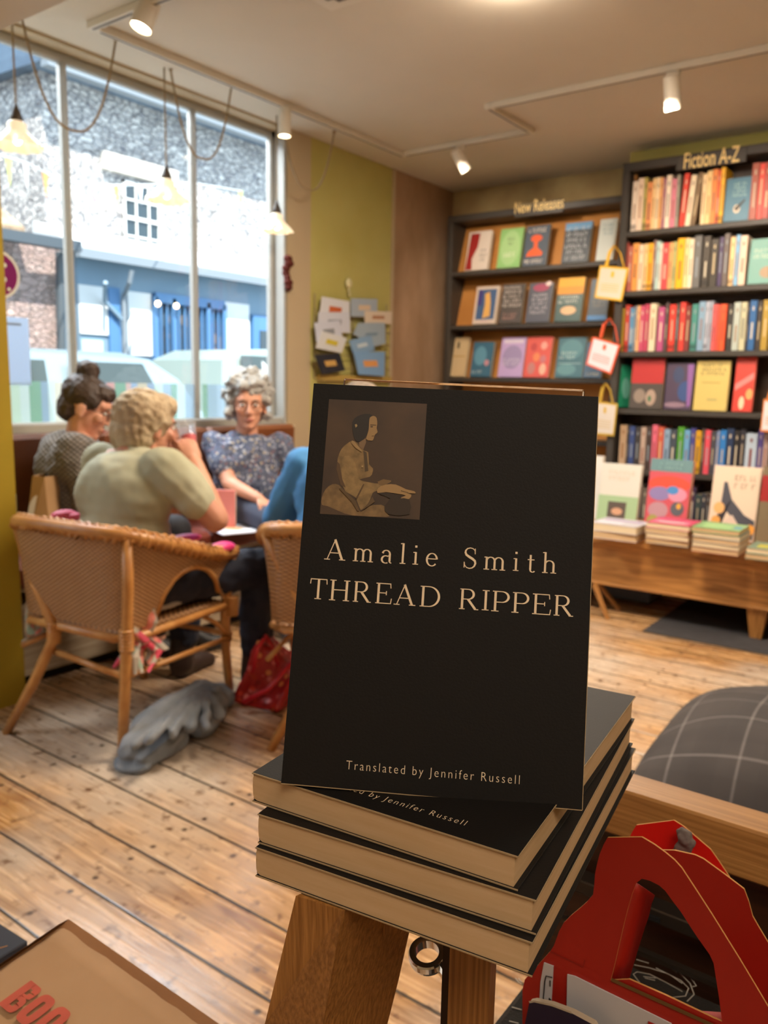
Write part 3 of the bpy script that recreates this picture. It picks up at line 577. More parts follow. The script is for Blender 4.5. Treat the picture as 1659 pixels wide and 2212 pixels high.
cards = [([(350, 1440), (570, 1480), (565, 1640), (325, 1640)], CW[0], 'white card with a small red and yellow figure, top left of the wall rack', '#c06030'),
 ([(325, 1565), (570, 1565), (575, 1730), (315, 1720)], CW[1], 'pale lilac card, second down in the left column of the wall rack', '#8e97a8'),
 ([(290, 1650), (490, 1630), (515, 1790), (310, 1810)], CW[2], 'pale card with grey band, third down in the left column of the rack', '#8a8f98'),
 ([(350, 1715), (548, 1770), (505, 1890), (300, 1850)], CW[3], 'tilted white card with yellow spot in the left column of the rack', '#c9b83a'),
 ([(290, 1905), (490, 1890), (535, 2030), (350, 2062)], CW[4], 'black tilted card with a gold spot at the bottom left of the rack', '#c9a05a'),
 ([(580, 1455), (790, 1460), (790, 1600), (580, 1600)], CW[5], 'blue-grey card at the top right of the wall rack', '#d8c2a8'),
 ([(690, 1555), (905, 1560), (900, 1660), (690, 1650)], CW[6], 'cream card sticking out at the right side of the rack', '#b08060'),
 ([(640, 1650), (850, 1650), (855, 1815), (760, 1840), (600, 1740)], CW[7], 'grey-blue folded card, third down in the right column of the rack', '#7f98ad'),
 ([(565, 1790), (740, 1750), (770, 1870), (600, 1900)], CW[8], 'blue tilted card, fourth down in the right column of the rack', '#c6d6e2'),
 ([(600, 1880), (850, 1880), (845, 2075), (640, 2060)], CW[9], 'beach scene card with orange sky at the bottom right of the rack', '#e0a060')]
for i, (pl, c, lab, c2) in enumerate(cards):
    X = XW+.045+.006*(i % 5); P = [Z5(x, y, X) for x, y in pl]; o = MB().prism(P, (.004, 0, 0)).build('greeting_card', mat('card_'+c[1:], c, .6)); tag(o, lab, 'card', 'cards in the wall rack')
    cc = sum(P, Vector())/len(P); d0 = (P[1]-P[0])*.22; d1 = (P[-1]-P[0])*.14
    MB().prism([cc-d0-d1, cc+d0-d1, cc+d0+d1, cc-d0+d1], (.0055, 0, 0)).build('picture', mat('cardpic_'+c2[1:], c2, .6), o)
p = at(753, 612, 'x', XW+.02); q = MB(); q.ell(p, (.018, .028, .034)); q.tube([p-Vector((0, 0, .03)), p+Vector((.012, 0, -.08))], .007); tag(q.build('wall_hook', mat('pale_ceramic', '#d6cfa4', .4), smooth=True), 'pale rounded hook on the lime green wall above the cards', 'hook')

# ------------------------------------------------------------------ books and bookcases
def book_geo(q, w, h, t, mc=0, mp=1):
    """closed book: spine at x=0, cover faces -y, thickness along +y"""
    c = .0025; q.box(0, w, 0, c, 0, h, mc); q.box(0, w, t-c, t, 0, h, mc); q.box(0, c, c, t-c, 0, h, mc); q.box(c, w-.003, c, t-c, .003, h-.003, mp)
CN = {}
def cname(h):
    r, g, b = [int(h.lstrip('#')[i:i+2], 16) for i in (0, 2, 4)]; import colorsys
    H, l, s = colorsys.rgb_to_hls(r/255, g/255, b/255); d = 'dark ' if l < .33 else 'pale ' if l > .68 else ''
    if s < .14 or l > .86: return 'white' if l > .8 else 'black' if l < .2 else d+'grey'
    H *= 360; n = 'red' if H < 14 or H > 345 else 'orange' if H < 36 else 'yellow' if H < 62 else 'green' if H < 165 else 'teal' if H < 195 else 'blue' if H < 245 else 'purple' if H < 300 else 'pink'
    if n == 'orange' and l > .72: n = 'cream'; d = ''
    if n == 'orange' and (l < .4 or s < .35): n = 'brown'; d = 'dark ' if l < .28 else ''
    if n == 'red' and l > .62: n = 'pink'; d = ''
    return d+n
ORD = ['first', 'second', 'third', 'fourth', 'fifth', 'sixth', 'seventh', 'eighth', 'ninth', 'tenth', 'eleventh', 'twelfth', 'thirteenth', 'fourteenth', 'fifteenth', 'sixteenth', 'seventeenth', 'eighteenth', 'nineteenth', 'twentieth', 'twenty-first', 'twenty-second', 'twenty-third', 'twenty-fourth', 'twenty-fifth', 'twenty-sixth', 'twenty-seventh', 'twenty-eighth', 'twenty-ninth', 'thirtieth', 'thirty-first', 'thirty-second', 'thirty-third', 'thirty-fourth', 'thirty-fifth', 'thirty-sixth', 'thirty-seventh', 'thirty-eighth', 'thirty-ninth', 'fortieth']
YS = 4.95       # front of the fiction case
def fx(px, py): return at(px, py, 'y', YS)
# shelf heights (tops of boards) of the fiction case
zs = [fx(1500, 486).z+.0, fx(1500, 621).z, fx(1500, 758).z, fx(1500, 888).z, fx(1500, 1024).z, .37]
FX0, FX1 = fx(1338, 600).x-.02, .6; ZTOP = fx(1500, 350).z
fc = thing('bookcase', 'tall charcoal fiction bookcase against the green wall at right', 'bookcase', (FX0, YS, 0))
MB().box(FX0, FX0+.045, YS, 5.168, 0, ZTOP, b=.004).build('side_panel', SHELF, fc); MB().box(FX1, FX1+.045, YS, 5.168, 0, ZTOP, b=.004).build('side_panel', SHELF, fc)
MB().box(FX0, FX1+.045, YS, 5.168, ZTOP, ZTOP+.05, b=.004).build('top_board', SHELF, fc); MB().box(FX0+.045, FX1, 5.150, 5.168, 0, ZTOP).build('back_panel', SHELFIN, fc)
for z in zs: MB().box(FX0+.045, FX1, YS, 5.15, z-.032, z, b=.004).build('shelf', SHELF, fc)
for k in range(5): MB().lathe((FX0+.045, YS+.10, zs[0]+.04+k*.072), [(.02, 0), (.018, .012)], 12, axis=(1, 0, 0)).build('peg', TAN, fc)
# section signs
def board_sign(name, px0, py0, px1, py1, ph, Y, text, label, ptx, m):
    a = at(px0, py0, 'y', Y); b = at(px1, py1, 'y', Y); c = at(px0, py0+ph, 'y', Y)
    o = tag(MB().box(a.x, b.x, Y, Y+.02, c.z, (a.z+b.z)/2, b=.003).build(name, SHELF), label, 'sign')
    q = MB(); t0 = at(*ptx[0], 'y', Y); t1 = at(*ptx[1], 'y', Y); z = (t0.z+t1.z)/2
    put_text(q, text, (t0.x, Y-.003, z), (t1.x, Y-.003, z), (0, 0, 1), ptx[2], offset=.010, lift=.0); q.build('lettering', BRASSP, o)
board_sign('shelf_sign', 1462, 335, 1614, 318, 34, YS-.005, 'Fiction A-Z', 'charcoal sign with gold Fiction A-Z lettering on top of the right bookcase', ((1477, 364), (1597, 350), .085), SHELF)
rows = [  # shelf, scale origin (zoom 7), list of (x0,x1,colour[,top y])
 (0, 7, [(232, 275, '#e9d8c6'), (275, 318, '#f0d5bc'), (318, 345, '#b9a95a'), (345, 385, '#e8955a'), (385, 412, '#efc98f'), (412, 440, '#f2d6ac'), (440, 465, '#e8a868'), (465, 488, '#a86f80'), (490, 528, '#f3dfc8'), (530, 570, '#dc8296'), (570, 594, '#a8a090'), (604, 645, '#dc3f2c', .05), (648, 690, '#efdcbc', .08), (692, 730, '#7d6242', .10), (765, 800, '#efd0a0'), (800, 840, '#f0cb8c'), (840, 880, '#ea8a3e'), (880, 905, '#dd5a2c'), (905, 937, '#f4b514'), (1140, 1195, '#a04a34'), (1198, 1240, '#dd3826'), (1240, 1290, '#a83a2c')], 400),
 (1, 7, [(165, 198, '#963f32'), (200, 233, '#b8685a'), (235, 278, '#ea9e50'), (280, 318, '#f0d2b2'), (320, 350, '#eec48a'), (350, 390, '#f0ad20'), (391, 412, '#8d6f66'), (413, 440, '#b4cfc8'), (441, 462, '#e4dccc'), (463, 510, '#d94a4c'), (511, 540, '#e8aa6c'), (541, 570, '#b9b474'), (574, 630, '#f6b70a'), (632, 664, '#f2d296'), (665, 700, '#f3dfc0'), (702, 760, '#6a6866'), (772, 826, '#453d34'), (832, 890, '#3f382f'), (895, 928, '#4a3a5e'), (930, 972, '#665a54'), (980, 1018, '#eec48c'), (1020, 1054, '#7fb0d4'), (1056, 1108, '#e8cab2')], 890),
 (2, 7, [(132, 170, '#a88a2a'), (176, 210, '#b83a2a'), (212, 246, '#5b8db2'), (247, 266, '#85868c'), (267, 290, '#e9b47c'), (291, 325, '#c04c6a'), (326, 362, '#b8405c'), (366, 415, '#e2d2b2'), (430, 480, '#b44e7e'), (482, 510, '#554442'), (516, 565, '#e23c2e'), (567, 594, '#4e463e'), (596, 640, '#d43c32'), (642, 680, '#7d3430'), (686, 736, '#43887f'), (740, 790, '#82a2bc'), (791, 820, '#b2b6c4'), (821, 848, '#9aa2b2'), (850, 884, '#dc5c5a'), (886, 906, '#e05848'), (907, 955, '#e8572a'), (965, 1008, '#34302e'), (1010, 1060, '#b0bab2'), (1064, 1110, '#c2be9e'), (1112, 1130, '#38343a'), (1132, 1185, '#2a6098'), (1190, 1230, '#342c28'), (1232, 1285, '#a88a34')], 1340),
 (4, 8, [(290, 345, '#b89a7c'), (346, 365, '#423c38'), (366, 410, '#36487a'), (412, 455, '#3a3636'), (457, 500, '#b49c8c'), (502, 545, '#453632'), (547, 590, '#d8687e'), (593, 640, '#c85c44'), (642, 690, '#86a0b8'), (692, 745, '#434a56'), (750, 802, '#4f962c'), (804, 850, '#6aa0c8'), (852, 892, '#454488'), (894, 942, '#cf9a20'), (945, 968, '#4a3e3a'), (970, 1016, '#d84e5e'), (1018, 1058, '#46444a'), (1060, 1088, '#7a8aac'), (1090, 1140, '#2c78c0'), (1142, 1200, '#263656'), (1202, 1246, '#262424'), (1248, 1292, '#2c2c34'), (1296, 1388, '#b0c0d0'), (1392, 1436, '#544688'), (1438, 1480, '#b49c94')], 510)]
SHN = ['top', 'second', 'third', 'fourth', 'fifth', 'bottom']
used = set()
def spine_book(x0, x1, z, h, col, dep, lean=0, Y=YS+.03):
    t = x1-x0; q = MB(Matrix.Translation((x0, Y, z+.0012+t*sin(lean))) @ Matrix.Rotation(lean, 4, 'Y')); c = .002
    q.box(0, t, 0, c, 0, h, 0, b=.0015); q.box(0, c, c, dep, 0, h, 0); q.box(t-c, t, c, dep, 0, h, 0); q.box(c, t-c, c, dep-.004, .003, h-.004, 1)
    lum = sum(hexc(col)); ink = random.choice(['#d8ccb4', '#b8a890', '#c8b48c', '#8f98a0']) if lum < .9 else random.choice(['#7a3020', '#2c3444', '#8a5a2a'])
    k = random.random(); a = .18+.1*random.random()
    for u0, u1, ww in ((a, a+.28+.2*random.random(), .22), (.80, .88, .2)): q.box(t*(.5-ww/2), t*(.5+ww/2), -.0006, 0, h*u0, h*u1, 2)
    if k > .7: q.box(0.0005, t-.0005, -.0004, 0, h*.04, h*.14, 3)
    o = q.build('book', [cover(col.lstrip('#')), PAGEW, mat('ink_'+ink[1:], ink, .5), mat('band_'+col[1:], '#%02x%02x%02x' % tuple(min(255, int(int(col[i:i+2], 16)*.7)) for i in (1, 3, 5)), .5)])
    return o
for si, zo, L_, ty in rows:
    sc, ox, oy = (3.568, 1300, 280) if zo == 7 else (3.6875, 1259, 780)
    z = zs[si]
    for i, bk in enumerate(L_):
        lean = bk[3] if len(bk) > 3 else 0
        py = 1500 if False else (z, )
        # x on the spine plane, measured at mid height of the row
        ymid = {0: 560, 1: 1050, 2: 1510, 4: 660}[si]
        xa = at(ox+bk[0]/sc, oy+ymid/sc, 'y', YS+.03).x; xb = at(ox+bk[1]/sc, oy+ymid/sc, 'y', YS+.03).x
        h = {0: .295, 1: .285, 2: .275, 4: .27}[si]*random.uniform(.93, 1.03)
        o = spine_book(xa+.0008, xb-.0008, z, h, bk[2], .16, lean)
        l0 = cname(L_[i-1][2]) if i else None; r0_ = cname(L_[i+1][2]) if i < len(L_)-1 else None
        lab = '%s spine, %s from the left on the %s fiction shelf' % (cname(bk[2]), ORD[i], SHN[si])
        if l0 and r0_ and l0 != r0_: lab = '%s spine between %s and %s, %s along the %s fiction shelf' % (cname(bk[2]), l0, r0_, ORD[i], SHN[si])
        tag(o, lab, 'book', 'books on the %s fiction shelf' % SHN[si])
# face-out books
def cover_book(P0, w, h, t, face, art, label, group, tilt=.12, rz=0, name='book', lines=(), page=PAGEW, back=None):
    """book standing with its front cover towards -y; art = list of (u0,v0,u1,v1,colour) boxes or ('e',u,v,ru,rv,colour)"""
    T = Matrix.Translation(Vector(P0)+Vector((0, 0, t*sin(tilt)+.001))) @ Matrix.Rotation(rz, 4, 'Z') @ Matrix.Rotation(-tilt, 4, 'X'); q = MB(T); book_geo(q, w, h, t)
    o = q.build(name, [cover(face.lstrip('#')), page]); tag(o, label, 'book', group)
    if art:
        q = MB(T); ms = []
        for k, a in enumerate(art):
            c = a[-1]; m = mat('print_'+c.lstrip('#'), c, .5)
            if m not in ms: ms.append(m)
            j = ms.index(m); e = .0006+.0002*k
            if a[0] == 'e':
                n = 20; q.prism([(w*(a[1]+a[3]*cos(2*pi*i/n)), -e, h*(a[2]+a[4]*sin(2*pi*i/n))) for i in range(n)], (0, e, 0), j)
            elif a[0] == 'p': q.prism([(w*u, -e, h*v) for u, v in a[1]], (0, e, 0), j)
            elif a[0] == 't':   # lines of lettering-like strokes
                rnd = random.Random(k+len(label)); _, u0, v0, u1, v1, nl, c = a
                for r_i in range(nl):
                    vv = v0+(v1-v0)*(r_i+.5)/nl; hh = (v1-v0)/nl*.62; u = u0+rnd.uniform(0, .08)
                    while u < u1-.06:
                        wd = rnd.uniform(.035, .07); sh = rnd.random()
                        q.box(w*u, w*(u+wd*.35), -e, 0, h*(vv-hh/2), h*(vv+hh/2), j)
                        if sh > .3: q.box(w*u, w*(u+wd), -e, 0, h*(vv+hh*.3), h*(vv+hh/2), j)
                        if sh < .6: q.box(w*u, w*(u+wd), -e, 0, h*(vv-hh/2), h*(vv-hh*.3), j)
                        u += wd+.03+(.06 if rnd.random() > .8 else 0)
            else: q.box(w*a[0], w*a[2], -e, 0, h*a[1], h*a[3], j)
        q.build('cover_art', ms, o)
    return o
Z6 = lambda x, y, Y: at(940+x/3.95, 380+y/3.95, 'y', Y)
YN_ = 5.22
n0 = Z6(165, 900, YN_).x-.03; n1 = FX0-.002
nz = [at(1150, 575+0, 'y', YN_).z, at(1150, 698, 'y', YN_).z, at(1150, 817, 'y', YN_).z, .86, .5, .1]; NTOP = at(1150, 460, 'y', YN_).z
nc = thing('bookcase', 'wide new releases bookcase with tan backing against the plaster wall', 'bookcase', (n0, YN_, 0))
MB().box(n0-.045, n0, YN_, 5.488, 0, NTOP, b=.004).build('side_panel', SHELF, nc); MB().box(n0-.045, n1, YN_, 5.488, NTOP, NTOP+.045, b=.004).build('top_board', SHELF, nc)
MB().box(n0, n1, 5.44, 5.488, 0, NTOP).build('back_panel', TAN, nc)
MB().box(n1-.03, n1, YN_, 5.44, 0, NTOP).build('side_panel', SHELF, nc)
for z in nz: MB().box(n0, n1-.03, YN_, 5.44, z-.03, z, b=.004).build('shelf', SHELF, nc)
for z, zt_ in ((nz[0], NTOP), (nz[1], nz[0]-.03), (nz[2], nz[1]-.03)):
    MB().hexa([(n0, YN_+.09, z), (n1-.03, YN_+.09, z), (n1-.03, YN_+.10, z), (n0, YN_+.10, z)], [(n0, 5.42, zt_), (n1-.03, 5.42, zt_), (n1-.03, 5.43, zt_), (n0, 5.43, zt_)]).build('display_board', TAN, nc)
board_sign('shelf_sign', 1112, 441, 1218, 431, 29, YN_-.002, 'New Releases', 'charcoal sign with gold New Releases lettering above the left bookcase', ((1112, 461), (1218, 449), .075), SHELF)
NR = [
 (0, 275, 468, 475, '#d9ccc0', [('p', [(.1, .95), (.5, .95), (.45, .6), (.25, .3), (.3, .02), (.02, .02)], '#9c2420'), ('t', .55, .2, .92, .55, 3, '#8a8480')], 'pale cover with a red figure, far left on the top new releases shelf'),
 (0, 545, 740, 450, '#8fc078', [('e', .5, .5, .42, .45, '#a5cc8c'), ('t', .35, .55, .7, .8, 2, '#5d7050'), ('t', .25, .25, .8, .42, 1, '#e6ecd8')], 'light green cover on the top new releases shelf'),
 (0, 762, 965, 425, '#4d5866', [('e', .48, .68, .24, .09, '#e85a2c'), ('p', [(.4, .6), (.56, .6), (.56, .45), (.8, .32), (.78, .24), (.12, .24), (.2, .36), (.4, .45)], '#ea5f2a'), ('t', .1, .8, .9, .96, 1, '#e8dccf'), ('t', .05, .04, .9, .18, 1, '#ece0d4')], 'slate cover with a bright orange figure on the top new releases shelf'),
 (0, 1095, 1322, 400, '#39424c', [(0, .82, 1, 1, '#6a9cc8'), ('t', .08, .05, .9, .92, 6, '#c8ccd0')], 'dark blue cover crowded with pale lettering on the top new releases shelf'),
 (0, 1388, 1532, 370, '#c6ccc8', [('t', .2, .6, .85, .9, 3, '#5d8c9c')], 'pale grey cover at the right end of the top new releases shelf'),
 (1, 340, 535, 945, '#d6c4b4', [(.1, .12, .9, .92, '#47638c'), (.12, .5, .3, .9, '#443c80'), ('p', [(.4, .8), (.6, .85), (.68, .6), (.72, .2), (.4, .15), (.45, .5)], '#e2ae60'), ('t', .15, .02, .85, .12, 1, '#cfa8b8')], 'white-bordered cover with a golden figure on the middle new releases shelf'),
 (1, 562, 752, 925, '#544c48', [('t', .06, .4, .94, .97, 5, '#d8cec6'), ('t', .15, .08, .85, .28, 2, '#c09088')], 'dark brown cover with rows of white lettering, middle new releases shelf'),
 (1, 790, 992, 915, '#585a66', [('e', .5, .88, .34, .1, '#a84a66'), ('t', .15, .2, .85, .74, 5, '#c8c4cc'), ('e', .8, .97, .13, .06, '#e8d0cc')], 'grey cover with a plum oval title on the middle new releases shelf'),
 (1, 1035, 1258, 870, '#46605e', [(0, .62, 1, 1, '#e89a30'), (0, .8, 1, 1, '#efb030'), ('e', .5, .25, .3, .1, '#e8bc90'), ('t', .08, .4, .88, .6, 2, '#e8ece4')], 'orange and teal cover on the middle new releases shelf'),
 (1, 1315, 1480, 880, '#4a5866', [(0, 0, 1, .12, '#5a90c8'), ('t', .2, .3, .9, .5, 2, '#a8a090')], 'blue-grey cover behind the yellow tote tag on the middle shelf'),
 (2, 100, 272, 1380, '#cdb48c', [(.45, .72, .58, .88, '#6d6048'), (.1, .5, .9, .53, '#b8945e')], 'plain cream cover at the left end of the third new releases shelf'),
 (2, 318, 490, 1420, '#3d6a84', [('e', .4, .6, .3, .28, '#5f94ae'), ('e', .75, .4, .12, .09, '#c08c98'), ('t', .08, .08, .6, .2, 1, '#bccfd8')], 'deep blue cover, second on the third new releases shelf'),
 (2, 555, 762, 1380, '#c0a4d4', [('e', .5, .5, .4, .3, '#a090ba'), ('t', .1, .28, .9, .48, 3, '#dcd4e4'), (.1, .85, .9, .95, '#d8cadf')], 'lilac cover with a grey oval on the third new releases shelf'),
 (2, 770, 985, 1375, '#dc5e54', [('e', .3, .75, .12, .1, '#c04a48'), ('e', .7, .78, .13, .1, '#e8a498'), ('e', .45, .5, .13, .11, '#e88a5c'), ('e', .72, .45, .12, .1, '#c87a80'), ('e', .3, .22, .15, .15, '#c0807c'), ('e', .75, .2, .13, .14, '#e6b8a0')], 'coral red cover with pale ovals on the third new releases shelf'),
 (2, 1040, 1275, 1380, '#47707c', [('e', .5, .7, .4, .25, '#5d8c96'), ('e', .4, .2, .35, .14, '#64929a'), ('t', .1, .45, .75, .66, 2, '#c2d4d4'), (.1, .34, .9, .36, '#9cbcc0')], 'teal blue marbled cover on the third new releases shelf'),
 (2, 1285, 1440, 1420, '#46607a', [('t', .15, .04, .85, .16, 1, '#d8cfb0')], 'dark blue cover behind the coral tote tag on the third shelf')]
for si, xa, xb, ty, face, art, lab in NR:
    zmid = nz[si]+.13; Yb = YN_+.03
    # cover width from the photo's columns at mid height
    ym = {0: 620, 1: 1080, 2: 1540}[si]; a = Z6(xa, ym, Yb+.03); b = Z6(xb, ym, Yb+.03); zt_ = Z6((xa+xb)/2, ty, Yb+.05).z
    cover_book((a.x, Yb, nz[si]+.001), b.x-a.x, zt_-nz[si], .028, face, art, lab, 'face-out books in the new releases case', tilt=.2)
Z7 = lambda x, y, Y: at(1300+x/3.568, 280+y/3.568, 'y', Y)
FO = [
 (0, 948, 1140, 375, '#547f96', [('e', .5, .28, .14, .1, '#d8c8b4'), ('p', [(.4, .3), (.8, .5), (.82, .46), (.5, .22)], '#40403c'), ('t', .25, .55, .85, .9, 4, '#a8ccc8')], 'teal blue face-out book between spines on the top fiction shelf'),
 (1, 1135, 1330, 845, '#62988e', [('e', .75, .25, .3, .13, '#9c8468'), ('t', .1, .55, .9, .8, 2, '#c8dcc8')], 'sea green face-out book at the right end of the second fiction shelf'),
 (3, 222, 470, 1765, '#4d443e', [(0, .5, 1, 1, '#b42c2a'), ('e', .3, .25, .18, .14, '#8d7d70'), ('e', .65, .22, .16, .16, '#a89080'), ('e', .62, .2, .05, .06, '#2c6a48')], 'red and dark photographic cover on the fourth fiction shelf'),
 (3, 490, 700, 1805, '#4a3a50', [('e', .45, .75, .2, .18, '#3a4466'), ('e', .72, .4, .26, .22, '#344c80'), ('p', [(.75, .98), (.98, .98), (.96, .1), (.85, .05)], '#8a5c9c'), ('e', .4, .1, .4, .06, '#8a7080')], 'purple swirling cover on the fourth fiction shelf'),
 (3, 718, 975, 1785, '#cdb668', [('t', .12, .7, .9, .95, 3, '#4c4430'), (.2, .55, .75, .57, '#a89450'), (.4, .2, .7, .24, '#a89c60')], 'pale yellow cover with black heading on the fourth fiction shelf'),
 (3, 1020, 1172, 1755, '#cc3a2c', [('p', [(.05, .5), (.95, .72), (.95, .6), (.05, .38)], '#e8807c'), ('e', .45, .16, .14, .12, '#ecc8a8'), ('e', .8, .32, .18, .1, '#eba060')], 'bright red cover at the right of the fourth fiction shelf')]
for si, xa, xb, ty, face, art, lab in FO:
    ym = {0: 540, 1: 1010, 3: 1950}[si]; a = Z7(xa, ym, YS+.03); b = Z7(xb, ym, YS+.03); zt_ = Z7((xa+xb)/2, ty, YS+.04).z
    cover_book((a.x, YS+.025, zs[si]+.001), b.x-a.x, zt_-zs[si], .03, face, art, lab, 'face-out books in the fiction case', tilt=.1)
a = Z7(128, 1950, YS+.02); cover_book((a.x-.01, YS+.02, zs[3]+.006), .16, .26, .03, '#1f7a5a', [('e', .5, .45, .2, .25, '#5f9c8c')], 'green book turned edgewise at the left of the fourth fiction shelf', 'face-out books in the fiction case', tilt=.05, rz=radians(62))
MB_ = None
# shadowed books on the shelf behind the display table
random.seed(11); x = FX0+.06; i = 0
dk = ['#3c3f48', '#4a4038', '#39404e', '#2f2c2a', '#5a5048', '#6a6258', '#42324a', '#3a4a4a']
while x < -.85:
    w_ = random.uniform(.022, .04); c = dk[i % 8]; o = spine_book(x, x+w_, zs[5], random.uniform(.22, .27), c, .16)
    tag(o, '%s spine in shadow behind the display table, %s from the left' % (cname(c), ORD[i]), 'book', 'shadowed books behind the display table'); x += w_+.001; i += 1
# paper tote tags hanging on the post between the cases
def tote(label, pts, hpts, c, h, Y, inner):
    P = [at(*p, 'y', Y) for p in pts]; o = thing('hanging_tote_tag', label, 'tag', sum(P, Vector())/4)
    body = MB().prism(P, (0, .008, 0)).build('bag_front', mat('tag_edge_'+h[1:], h, .7), o)
    cc = sum(P, Vector())/4; Q = [cc+(p-cc)*.88+Vector((0, -.002, 0)) for p in P]; MB().prism(Q, (0, .003, 0)).build('label_panel', mat('tag_paper_'+inner[1:], inner, .8), o)
    q = MB(); ax = Q[1]-Q[0]; dn = Q[3]-Q[0]
    for k in range(4):
        a = Q[0]+ax*.12+dn*(.55+.08*k); q.ribbon([a+Vector((0, -.001, 0)), a+ax*.7+Vector((0, -.001, 0))], (0, -1, 0), .003)
    a = Q[0]+ax*.5+dn*.2; q.prism([a-ax*.06-dn*.1, a+ax*.06-dn*.1, a+ax*.06+dn*.1, a-ax*.06+dn*.1], (0, -.002, 0)); q.build('printed_marks', mat('tag_print_'+h[1:], h, .7), o)
    H = [at(*p, 'y', Y) for p in hpts]; q = MB(); q.tube(H, .011, 8, flat=.35); q.build('handle', mat('tag_handle_'+h[1:], h, .6), o)
ZZ = lambda x, y: (940+x/3.95, 380+y/3.95)
tote('pink tote-shaped tag with yellow handle hanging between the two bookcases', [ZZ(1405, 765), ZZ(1650, 785), ZZ(1590, 1070), ZZ(1360, 1040)], [ZZ(1460, 770), ZZ(1490, 650), ZZ(1530, 592), ZZ(1580, 660), ZZ(1612, 780)], 0, '#eebb34', YS-.03, '#ecd2c0')
tote('white tote-shaped tag with coral handle hanging below the yellow one', [ZZ(1345, 1370), ZZ(1580, 1440), ZZ(1500, 1695), ZZ(1285, 1610)], [ZZ(1412, 1380), ZZ(1440, 1270), ZZ(1490, 1215), ZZ(1535, 1290), ZZ(1560, 1420)], 0, '#e8603c', YS-.03, '#dcdce4')
tote('pale tote-shaped tag with mustard handle just right of the black book top', [(1284, 866), (1334, 872), (1326, 942), (1278, 938)], [(1296, 868), (1302, 838), (1308, 828), (1318, 842), (1324, 872)], 0, '#c9a640', YS-.03, '#d6cdc2')
tote('white tote-shaped tag with orange edge cut by the right picture edge', [(1650, 862), (1700, 866), (1690, 936), (1642, 932)], [(1658, 866), (1668, 838), (1675, 830), (1684, 842), (1690, 868)], 0, '#dc8444', YS-.03, '#dcd6da')
# ------------------------------------------------------------------ bench under the window
BX = -2.92
bn = thing('bench', 'long window bench with brown leather back, oxblood seat and whitewashed plank base', 'bench', (-3.15, 2.7, 0))
q = MB()
for k, (z0, z1) in enumerate(((.045, .185), (.19, .325))): q.box(XW, BX, 1.60, 3.62, z0, z1, b=.004)
q.build('plank_base', WASH, bn)
q = MB(); q.box(XW+.05, BX-.04, 1.60, 3.60, 0, .05); q.build('plinth', mat('dark_plinth', '#1c1612', .9), bn)  # dark brown recessed plinth
q = MB(); q.box(XW, BX, 1.60, 3.62, .385, .402, b=.003)
for y in (1.60, 2.45, 3.58): q.box(XW, BX-.01, y, y+.03, .32, .39)
q.build('seat_shelf', WASH, bn)
for y0, y1 in ((1.60, 2.60), (2.61, 3.60)): MB().box(XW+.06, BX+.03, y0, y1, .402, .50, b=.02).build('seat_pad', REDL, bn)
for y0, y1 in ((1.60, 2.27), (2.28, 2.95), (2.96, 3.62)): MB().box(XW+.025, XW+.11, y0, y1, .50, .965, b=.02).build('backrest', BROWNL, bn)
# magazines in the open shelf of the base
for i, (y, dz, c, lab) in enumerate(((2.86, 0, '#cfc6b4', 'pale magazine at the bottom of the pile in the bench shelf'), (2.88, .012, '#b98a5a', 'tan magazine in the pile in the bench shelf'), (2.90, .024, '#e4e2da', 'white open magazine on top of the pile in the bench shelf'))):
    tag(MB(Matrix.Translation((BX-.16, y, .326+dz)) @ Matrix.Rotation(.15*i, 4, 'Z')).box(-.12, .17, -.1, .13, 0, .011, b=.002).build('magazine', cover(c[1:])), lab, 'magazine', 'magazines in the bench shelf')
# things on the bench
tz = .501
t = thing('paper_carrier_bag', 'brown paper carrier bag with pale printed oval on the bench by the yellow wall', 'bag', (-2.98, 1.78, tz))
KR = mat('kraft_paper', '#b08a60', .8, .4, 6, '#a07a50', bump=.3, bscale=14)
B0 = [(-2.90, 1.68, tz), (-2.87, 1.83, tz), (-2.99, 1.88, tz), (-3.02, 1.72, tz)]; T0 = [(-2.93, 1.70, .80), (-2.86, 1.88, .81), (-2.93, 1.925, .82), (-3.05, 1.76, .79)]
bp_ = [at(52, 1185, 'x', -2.93), at(118, 1178, 'x', -2.88)]
B0 = [at(48, 1190, 'x', -2.95), at(112, 1185, 'x', -2.87), at(150, 1165, 'x', -3.0), at(90, 1170, 'x', -3.07)]
T0 = [at(70, 1028, 'x', -2.95), at(96, 1030, 'x', -2.90), at(131, 1026, 'x', -2.97), at(104, 1020, 'x', -3.05)]
for p in B0: p.z = tz
q = MB(); q.add(B0+T0, [(0, 1, 5, 4), (1, 2, 6, 5), (2, 3, 7, 6), (3, 0, 4, 7), (3, 2, 1, 0)]); o = q.build('bag_body', KR, t)
md = o.modifiers.new('thickness', 'SOLIDIFY'); md.thickness = .0015
u = B0[1]-B0[0]; w_ = (T0[0]+T0[1])/2-(B0[0]+B0[1])/2; nn = u.cross(w_).normalized()
if nn.dot(CAM-B0[0]) < 0: nn = -nn
cc = (B0[0]+B0[1])*.5+w_*.52+nn*.003; q = MB(); n = 24
q.prism([cc+u*.34*cos(2*pi*k/n)+w_*.26*sin(2*pi*k/n) for k in range(n)], nn*.001); q.build('printed_oval', mat('pale_print', '#c9c1b8', .8), t)
tag(MB().box(-3.2, -3.19, 1.66, 1.80, tz, .73, b=.002).build('leaflet', mat('pale_blue_leaflet', '#c6dde6', .6)), 'pale blue leaflet upright between the yellow wall and the paper bag', 'leaflet')
a = at(1, 1, 'z', .5)
